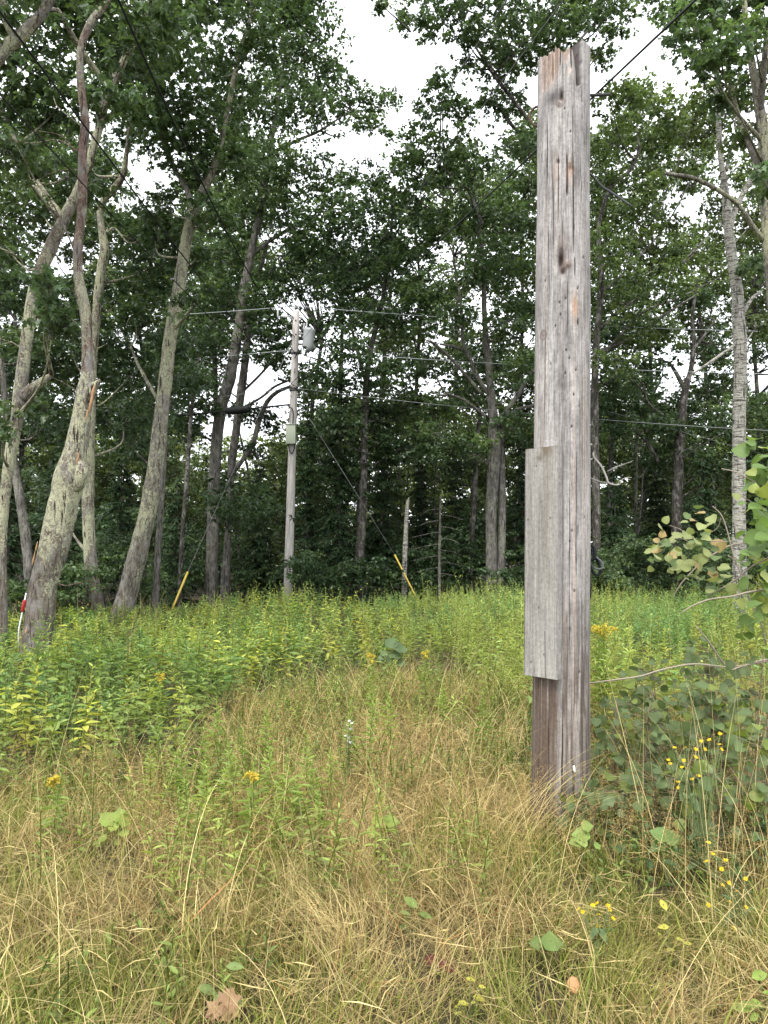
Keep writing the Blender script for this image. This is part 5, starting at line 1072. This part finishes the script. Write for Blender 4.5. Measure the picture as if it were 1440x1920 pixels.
def hawkweed(Y, base_px, flowers, label, leafcol=(.10, .15, .065), nl=16, leafL=.11):
    b = at(base_px[0], base_px[1], Y); b[2] = float(gz(b[0], b[1]))
    root = empty('hawkweed_plant', b, label, 'flowering plant', 'yellow hawkweeds')
    sm, lb = MB(), MB()
    for (px, py) in flowers:
        q = at(px, py, Y + rng.uniform(-.12, .12)) - b; c0 = np.array([.11, .15, .06])
        fk = np.array([q[0] * .45, q[1] * .5, q[2] * .62])
        tube(sm, [(0, 0, 0), fk, q], [.0032, .0024, .0016], 5, 4, c=c0)
        fb = MB(); flower_disc(fb, q, .0115, np.array([.78, .54, .02])); fb.build('flower', M_FLOWER, root)
    Hm = np.mean([at(px, py, Y)[2] for px, py in flowers]) - b[2]
    f = rng.uniform(.08, .75, nl); a = rng.random(nl) * 6.28; qx = np.mean([at(px, py, Y)[0] for px, py in flowers]) - b[0]
    pos = np.stack([f * qx * .7, 0 * f, f * Hm], -1); el = rng.normal(.3, .3, nl)
    leaves(lb, T_LANCE, pos, np.stack([np.cos(a) * np.cos(el), np.sin(a) * np.cos(el), np.sin(el)], -1), unit(np.array([0, 0, 1.]) + rng.normal(size=(nl, 3)) * .2), leafL * (1.1 - f * .6), leafL * .34 * (1.1 - f * .5), np.array(leafcol) * rng.uniform(.8, 1.2, (nl, 1)))
    sm.build('stem', M_STEM, root, smooth=True); lb.build('leaves', M_WEED, root)
hawkweed(3.55, (1318, 1560), [(1265, 1402), (1286, 1402), (1305, 1405), (1315, 1390), (1330, 1387), (1350, 1376), (1349, 1396), (1322, 1405), (1253, 1425), (1282, 1426), (1279, 1439), (1310, 1455), (1298, 1461), (1305, 1420), (1271, 1466), (1272, 1477), (1257, 1432), (1353, 1405)], 'tallest yellow hawkweed with many heads, before the round grey-green aspen leaves')
hawkweed(3.15, (1400, 1800), [(1325, 1615), (1328, 1580), (1336, 1601), (1361, 1613), (1367, 1656), (1356, 1660), (1353, 1630), (1398, 1648), (1382, 1672), (1369, 1690), (1399, 1702), (1328, 1697), (1371, 1720), (1334, 1747), (1376, 1740)], 'loose yellow hawkweed scattered in tall straw at the photo edge', nl=8)
hawkweed(2.95, (1125, 1790), [(1112, 1698), (1120, 1694), (1140, 1698), (1143, 1705), (1122, 1715), (1150, 1723), (1122, 1738), (1085, 1705), (1092, 1710)], 'short yellow hawkweed in the flattened grass below the cut-off pole', nl=6)

def aster():
    Y = gpt(655, 1380, .4)[1]; b = at(650, 1480, Y); b[2] = float(gz(b[0], b[1]))
    root = empty('aster_plant', b, 'small white-flowered aster in the grass before the green field', 'flowering plant')
    sm, fb, lb = MB(), MB(), MB()
    for (px, py) in [(655, 1352), (660, 1356), (650, 1360), (657, 1367), (648, 1380), (654, 1384), (659, 1382), (652, 1390), (657, 1392)]:
        q = at(px, py, Y + rng.uniform(-.04, .04)) - b; tube(sm, [(0, 0, 0), q * np.array([.5, .5, .6]), q], .002, 4, 3, c=(.12, .16, .06)); fb = MB(); flower_disc(fb, q, .013, np.array([.72, .69, .72]), 10); fb.build('flower', M_FLOWER, root)
    stalk_leaves(lb, lb, np.zeros((1, 3)), np.array([.34]), 22, .06, .014, np.array([[.13, .2, .05]]), np.array([.05]))
    sm.build('stem', M_STEM, root); lb.build('leaves', M_WEED, root)
aster()

# ------------------------------------------------------------------ aspen at the right
ASP = np.array([.098, .138, .055])
def round_leaf(mb, p, size, c, face=None):
    nrm = unit(np.array([0, -.5, .75]) + rng.normal(size=3) * .6) if face is None else unit(face)
    d = unit(np.cross(nrm, rng.normal(size=3)) + np.array([0, 0, -.35])); d = d - nrm * np.dot(d, nrm)
    leaves(mb, T_ROUND, p[None], d[None], nrm[None], size, size * 1.0, np.asarray(c)[None])

def aspen_sapling():
    Y = 4.7; b = at(1475, 1560, Y); b[2] = float(gz(b[0], b[1]))
    root = empty('aspen_sapling', b, 'aspen sapling with bare pale branches and yellowing round leaves, right of the pole', 'sapling')
    br = [[(1475, 1560, 22), (1478, 1300, 18), (1472, 1100, 14), (1465, 950, 10), (1455, 850, 6)],
          [(1472, 990, 9), (1440, 1006, 7), (1400, 1018, 6), (1372, 1022, 6), (1340, 1038, 6), (1310, 1060, 5), (1285, 1085, 4.5), (1270, 1105, 4), (1263, 1118, 3)],
          [(1474, 1020, 8), (1440, 1046, 6), (1410, 1062, 5), (1385, 1082, 4), (1350, 1105, 4), (1325, 1117, 3)], [(1476, 1100, 8), (1440, 1104, 7), (1400, 1111, 6), (1372, 1118, 5), (1330, 1124, 5), (1300, 1135, 4), (1276, 1150, 3)],
          [(1478, 1250, 8), (1440, 1237, 7), (1400, 1247, 6), (1372, 1256, 5)], [(1440, 1240, 5), (1370, 1250, 4), (1300, 1245, 5), (1240, 1256, 5), (1200, 1268, 5), (1150, 1275, 5), (1104, 1281, 4)],
          [(1436, 1205, 6), (1425, 1165, 5), (1408, 1130, 5), (1393, 1085, 5), (1378, 1050, 4), (1370, 1020, 4), (1362, 990, 4), (1352, 965, 3.5), (1336, 949, 2.5)], [(1372, 1015, 3), (1340, 1015, 3), (1325, 1013, 2)], [(1352, 972, 3), (1345, 990, 3), (1330, 1000, 2)], [(1395, 1060, 4), (1365, 1042, 3)],
          [(1470, 940, 6), (1440, 915, 5), (1405, 898, 5), (1380, 885, 4), (1353, 879, 3)], [(1466, 970, 6), (1440, 960, 5), (1410, 942, 4), (1385, 927, 3)], [(1365, 1255, 6), (1350, 1235, 5), (1330, 1205, 5), (1306, 1175, 3.5)],
          [(1340, 1040, 3), (1300, 1020, 2.5), (1270, 1008, 2), (1255, 1020, 1.5)], [(1310, 1020, 2), (1280, 995, 2), (1255, 985, 1.5)]]
    mb = MB(); k = Y / F
    for L in br:
        dy = rng.uniform(-.25, .25) if L is not br[0] else 0
        tube(mb, np.array([at(x, y, Y + dy * min(1, i / 3)) for i, (x, y, _) in enumerate(L)]) - b, [w_ * .30 * k for *_, w_ in L], 7, 5, .12, 30, c=(.29, .245, .20))
    m = attr_mat('aspen_bark', .8, .2, .5, 50, 1); mb.build('branches', m, root, smooth=True)
    lb = MB()
    pts = [(1234, 992, 20), (1246, 986, 15), (1236, 1003, 14), (1275, 985, 16), (1283, 975, 16), (1322, 968, 18), (1330, 974, 20), (1318, 988, 18), (1336, 985, 13), (1272, 1015, 20), (1292, 1010, 18), (1250, 1030, 16), (1230, 1033, 15), (1212, 1028, 14), (1250, 1047, 20), (1232, 1053, 18), (1225, 1055, 14), (1222, 1038, 14), (1254, 1020, 14), (1305, 1018, 20), (1312, 1030, 24), (1317, 1044, 20), (1305, 1045, 18), (1330, 1010, 18), (1296, 1022, 16), (1300, 1000, 15), (1355, 1040, 26), (1345, 1048, 18), (1340, 1028, 18), (1322, 1060, 22), (1300, 1065, 22), (1290, 1078, 20), (1312, 1078, 20), (1330, 1085, 20), (1348, 1070, 20), (1357, 1072, 18), (1340, 1098, 22), (1310, 1095, 22), (1298, 1112, 22), (1270, 1060, 14),
           (1410, 1050, 24), (1418, 1055, 20), (1425, 1030, 34), (1415, 1015, 26), (1436, 1040, 30), (1430, 1010, 30), (1430, 965, 34), (1418, 975, 22), (1436, 985, 26), (1400, 948, 18), (1408, 955, 20), (1425, 925, 34), (1438, 935, 30), (1412, 930, 18), (1432, 1065, 26), (1425, 1085, 30), (1405, 1100, 26), (1432, 1110, 28), (1436, 1140, 26), (1380, 930, 16), (1415, 900, 24), (1437, 890, 26), (1425, 865, 20), (1440, 850, 20), (1430, 880, 14), (1380, 1120, 22), (1395, 1085, 18), (1370, 1100, 22), (1350, 1120, 20), (1330, 1115, 20), (1360, 1090, 20), (1430, 1000, 18), (1385, 1055, 14), (1418, 1000, 16)]
    for i in range(70):
        pts.append((rng.uniform(1395, 1470), rng.uniform(830, 1230), rng.uniform(18, 32)))
    for i in range(46):
        pts.append((1285 + rng.normal() * 34, 1045 + rng.normal() * 36, rng.uniform(12, 21)))
    for (x, y, s) in pts:
        u = rng.random(); c = np.array([.22, .25, .10]) if u < .62 else (np.array([.32, .24, .11]) if u < .75 else ASP * 1.2)
        if x > 1395: c = ASP * np.array([1.35, 1.5, 1.1]) if u < .7 else np.array([.24, .28, .08])
        round_leaf(lb, at(x, y - s * .3, Y + rng.uniform(-.2, .2)) - b, s * k * 1.05, c * rng.uniform(.85, 1.15))
    lb.build('leaves', M_WEED, root)
aspen_sapling()

def sucker(px, Y, H, n, label):
    b = at(px, 1500, Y); b[2] = float(gz(b[0], b[1]))
    root = empty('aspen_sucker', b, label, 'sapling', 'round-leaved aspen suckers')
    mb, lb = MB(), MB()
    tip = np.array([rng.normal() * .08, rng.normal() * .08, H]); tube(mb, [(0, 0, -.02), tip * np.array([.3, .3, .5]), tip], [.006, .005, .002], 6, 4, c=(.16, .12, .09))
    for i in range(n):
        f = rng.uniform(.12, 1.0); a = rng.random() * 6.28; l_ = rng.uniform(.06, .26) * (1.15 - f * .5)
        q = np.array([0, 0, f * H]) + tip * np.array([f, f, 0]) + np.array([math.cos(a) * l_, math.sin(a) * l_ * .8, rng.uniform(-.02, .06)])
        tube(mb, [np.array([tip[0] * f, tip[1] * f, f * H - .02]), q], [.002, .001], 4, 1, c=(.2, .16, .1))
        c = ASP * rng.uniform(.75, 1.2) * (np.array([1.35, 1.25, .7]) if rng.random() < .22 else 1)
        round_leaf(lb, q, rng.uniform(.036, .074), c)
    mb.build('stem', M_STEM, root, smooth=True); lb.build('leaves', M_WEED, root)
for (px, Y, H, n, lab) in [(1395, 4.2, .80, 60, 'big-leaved aspen sucker under the bare low branch at the photo edge'), (1320, 4.35, .78, 58, 'dense aspen sucker with broad grey-green leaves above the tall hawkweed'), (1265, 4.5, .72, 50, 'aspen sucker with grey-green leaves left of the dense one'), (1205, 4.4, .66, 46, 'aspen sucker midway between the pole foot and the tall hawkweed'), (1150, 4.7, .62, 44, 'lighter green sucker touching the right side of the pole'),
                         (1440, 3.9, .74, 50, 'aspen sucker cut by the photo edge, lowest big leaves'), (1280, 4.0, .45, 34, 'low dark aspen sucker behind the tall hawkweed stems'), (1180, 4.05, .40, 26, 'low sucker beside the foot of the pole'), (1352, 4.9, .86, 50, 'aspen sucker furthest back below the bare low branch'), (1240, 5.2, .8, 40, 'pale aspen sucker against the goldenrod field'), (1110, 3.95, .32, 16, 'small sucker with oval leaves in front of the pole foot'), (1415, 4.6, .95, 60, 'tallest aspen sucker, under the aspen branches at the photo edge'), (1300, 5.3, .9, 46, 'far aspen sucker standing in the goldenrods behind the low branch'), (1165, 5.4, .7, 40, 'yellow-green sucker behind the low bare branch, nearest the pole'), (1350, 3.85, .5, 36, 'low sucker between the tall hawkweed and the photo edge'), (1225, 3.95, .42, 30, 'low sucker left of the tall hawkweed stems')]:
    sucker(px, Y, H, int(n * 1.7), lab)

# ------------------------------------------------------------------ small things in the grass
def big_leaf_plant(px, py, z, ls, label, c, tm=T_MAPLE, name='seedling', group=None):
    b = gpt(px, py, z); b[2] = float(gz(b[0], b[1])); root = empty(name, b, label, 'seedling', group)
    mb, lb = MB(), MB(); Y = b[1]
    ls = list(ls) + [(rng.uniform(-30, 30), rng.uniform(4, 46), rng.uniform(.4, .7) * ls[0][2], rng.uniform(-.5, 3.6), rng.uniform(.6, 1.2)) for _ in range(5)]
    for (dx, dy, s, a, pit) in ls:
        q = np.array([dx * Y / F, rng.uniform(-.03, .03), max(.02, z - dy * Y / F)])
        tube(mb, [(0, 0, 0), q * np.array([.5, .5, .7]), q], .002, 4, 3, c=(.14, .17, .06))
        d = np.array([math.cos(a), -.3, math.sin(a)]); nrm = np.array([rng.normal() * .2, -math.cos(pit), math.sin(pit)])
        d = d - nrm * np.dot(d, nrm)
        leaves(lb, tm, (q - unit(d) * s * Y / F * .5)[None], d[None], nrm[None], s * Y / F, s * Y / F * (.5 if tm is T_OVAL else .95), np.asarray(c)[None] * rng.uniform(.88, 1.12))
    mb.build('stem', M_STEM, root); lb.build('leaves', M_WEED, root)
YG = (.21, .28, .055)
big_leaf_plant(213, 1545, .2, [(-10, 0, 34, 1.2, .8), (12, -6, 30, .6, .9), (24, 2, 28, .2, .7), (0, 10, 24, 2.4, .9)], 'bright yellow-green lobed seedling in the grass at the left', YG)
big_leaf_plant(720, 1552, .2, [(-6, 0, 30, 1.0, .8), (16, 4, 28, .3, .9), (4, 14, 26, -.4, .8)], 'bright yellow-green lobed seedling in the grass below the centre', YG)
big_leaf_plant(770, 1715, .14, [(0, -6, 36, 1.8, 1.0), (28, 8, 26, .1, .9)], 'pair of mid green toothed leaves low in the grass', (.14, .20, .05), T_OVAL)
big_leaf_plant(880, 1875, .1, [(-12, 10, 20, 1.9, 1.0), (18, 8, 24, .3, 1), (4, -20, 18, .1, 1), (22, -22, 14, .2, 1)], 'little yellowing leaves at the bottom of the photo', (.36, .34, .05), T_OVAL)
big_leaf_plant(1030, 1765, .16, [(0, 0, 40, 1.5, .9)], 'single green lobed leaf on the flattened straw', (.13, .19, .05))
big_leaf_plant(1432, 1860, .16, [(-2, -20, 40, .8, .9), (-40, 30, 44, 2.6, 1.0), (-10, 30, 34, .2, 1.0)], 'large pale green leaves in the bottom corner of the photo', (.20, .28, .06), T_OVAL)
big_leaf_plant(1250, 1580, .22, [(-14, -10, 34, 2.2, .8), (12, -6, 38, .7, .9), (0, 8, 36, -.3, .9), (-16, 14, 30, 3.4, .9), (16, 14, 34, -.1, 1.0)], 'bushy green toothed seedling right of the pole foot', (.12, .20, .055))
big_leaf_plant(1090, 1572, .2, [(0, 0, 34, 2.6, .9), (14, -14, 24, .5, .8), (-12, 12, 26, 3, 1)], 'light green lobed seedling at the foot of the pole', (.19, .28, .07))
big_leaf_plant(1262, 1735, .2, [(-16, -30, 26, 1.8, .9), (-22, 2, 22, 3.0, .9)], 'seedling with yellow spotted leaves among bent straw', (.36, .34, .06), T_OVAL)
big_leaf_plant(740, 1215, .55, [(-6, -6, 26, 1.4, .7), (10, 4, 26, .3, .8), (0, 16, 24, 3, .9)], 'blue-green round-leaved plant at the front of the goldenrod field', (.09, .135, .055), T_ROUND)
big_leaf_plant(420, 1852, .12, [(-30, 14, 40, .4, 1.1), (20, -30, 34, .6, 1.0)], 'broad green plantain leaves behind the dead brown leaf', (.16, .22, .07), T_OVAL)

def dead_leaf(px, py, z, size, parts, c, label, tm=T_MAPLE, name='fallen_leaf'):
    b = gpt(px, py, z); b[2] = float(gz(b[0], b[1])) + z; mb = MB(); Y = b[1]
    for (dx, dy, s, a, pit) in parts:
        q = np.array([dx * Y / F, rng.uniform(-.03, .03), -dy * Y / F * .8]); nrm = unit(np.array([rng.normal() * .35, -math.cos(pit), math.sin(pit)])); d = np.array([math.cos(a), -.2, math.sin(a)]); d = d - nrm * np.dot(d, nrm)
        leaves(mb, tm, (q - unit(d) * s * Y / F * .4)[None], d[None], nrm[None], s * Y / F, s * Y / F * 1.05, np.asarray(c)[None] * rng.uniform(.85, 1.1))
    o = mb.build(name, M_WEED); o.location = b; tag(o, label, 'leaf')
dead_leaf(420, 1888, .10, 60, [(-12, 6, 36, 2.2, .6), (-2, -4, 34, 1.4, .9), (12, -4, 36, .6, .7), (20, 10, 30, -.2, 1.1), (6, 16, 30, -1.2, .8), (-14, 16, 28, 3.5, 1.1), (2, 6, 26, 1.8, 1.2)], (.30, .185, .105), 'curled pinkish-brown dead leaf at the bottom of the photo', T_OAK)
dead_leaf(583, 1593, .12, 26, [(0, 0, 24, 2.0, .7), (5, 4, 17, 5.2, .9)], (.50, .46, .27), 'small pale cream dead leaf lying on the grass', T_OAK)
dead_leaf(822, 1820, .08, 26, [(-14, -2, 20, 2.4, .9), (8, 4, 18, .2, .9), (18, 10, 20, -.6, .9)], (.10, .022, .014), 'dark red leaves deep in the near grass')

def mushroom():
    b = gpt(1077, 1852, .055); b[2] = float(gz(b[0], b[1])); root = empty('mushroom', b, 'small orange capped mushroom in the near straw, below the pole', 'mushroom')
    mb = MB(); tube(mb, [(0, 0, 0), (.002, 0, .045)], [.006, .005], 8, 2, c=(.6, .5, .35)); mb.build('stalk', M_STEM, root, smooth=True)
    mb = MB(); ax = unit(np.array([.05, -.75, .65])); o = np.array([0, 0, .047])
    tube(mb, [o - ax * .004, o, o + ax * .006, o + ax * .011, o + ax * .013], [.019, .026, .023, .012, .002], 18, 3, .22, 60, c=(.50, .24, .12)); mb.build('cap', attr_mat('mushroom_cap', .6, .3), root, smooth=True)
mushroom()
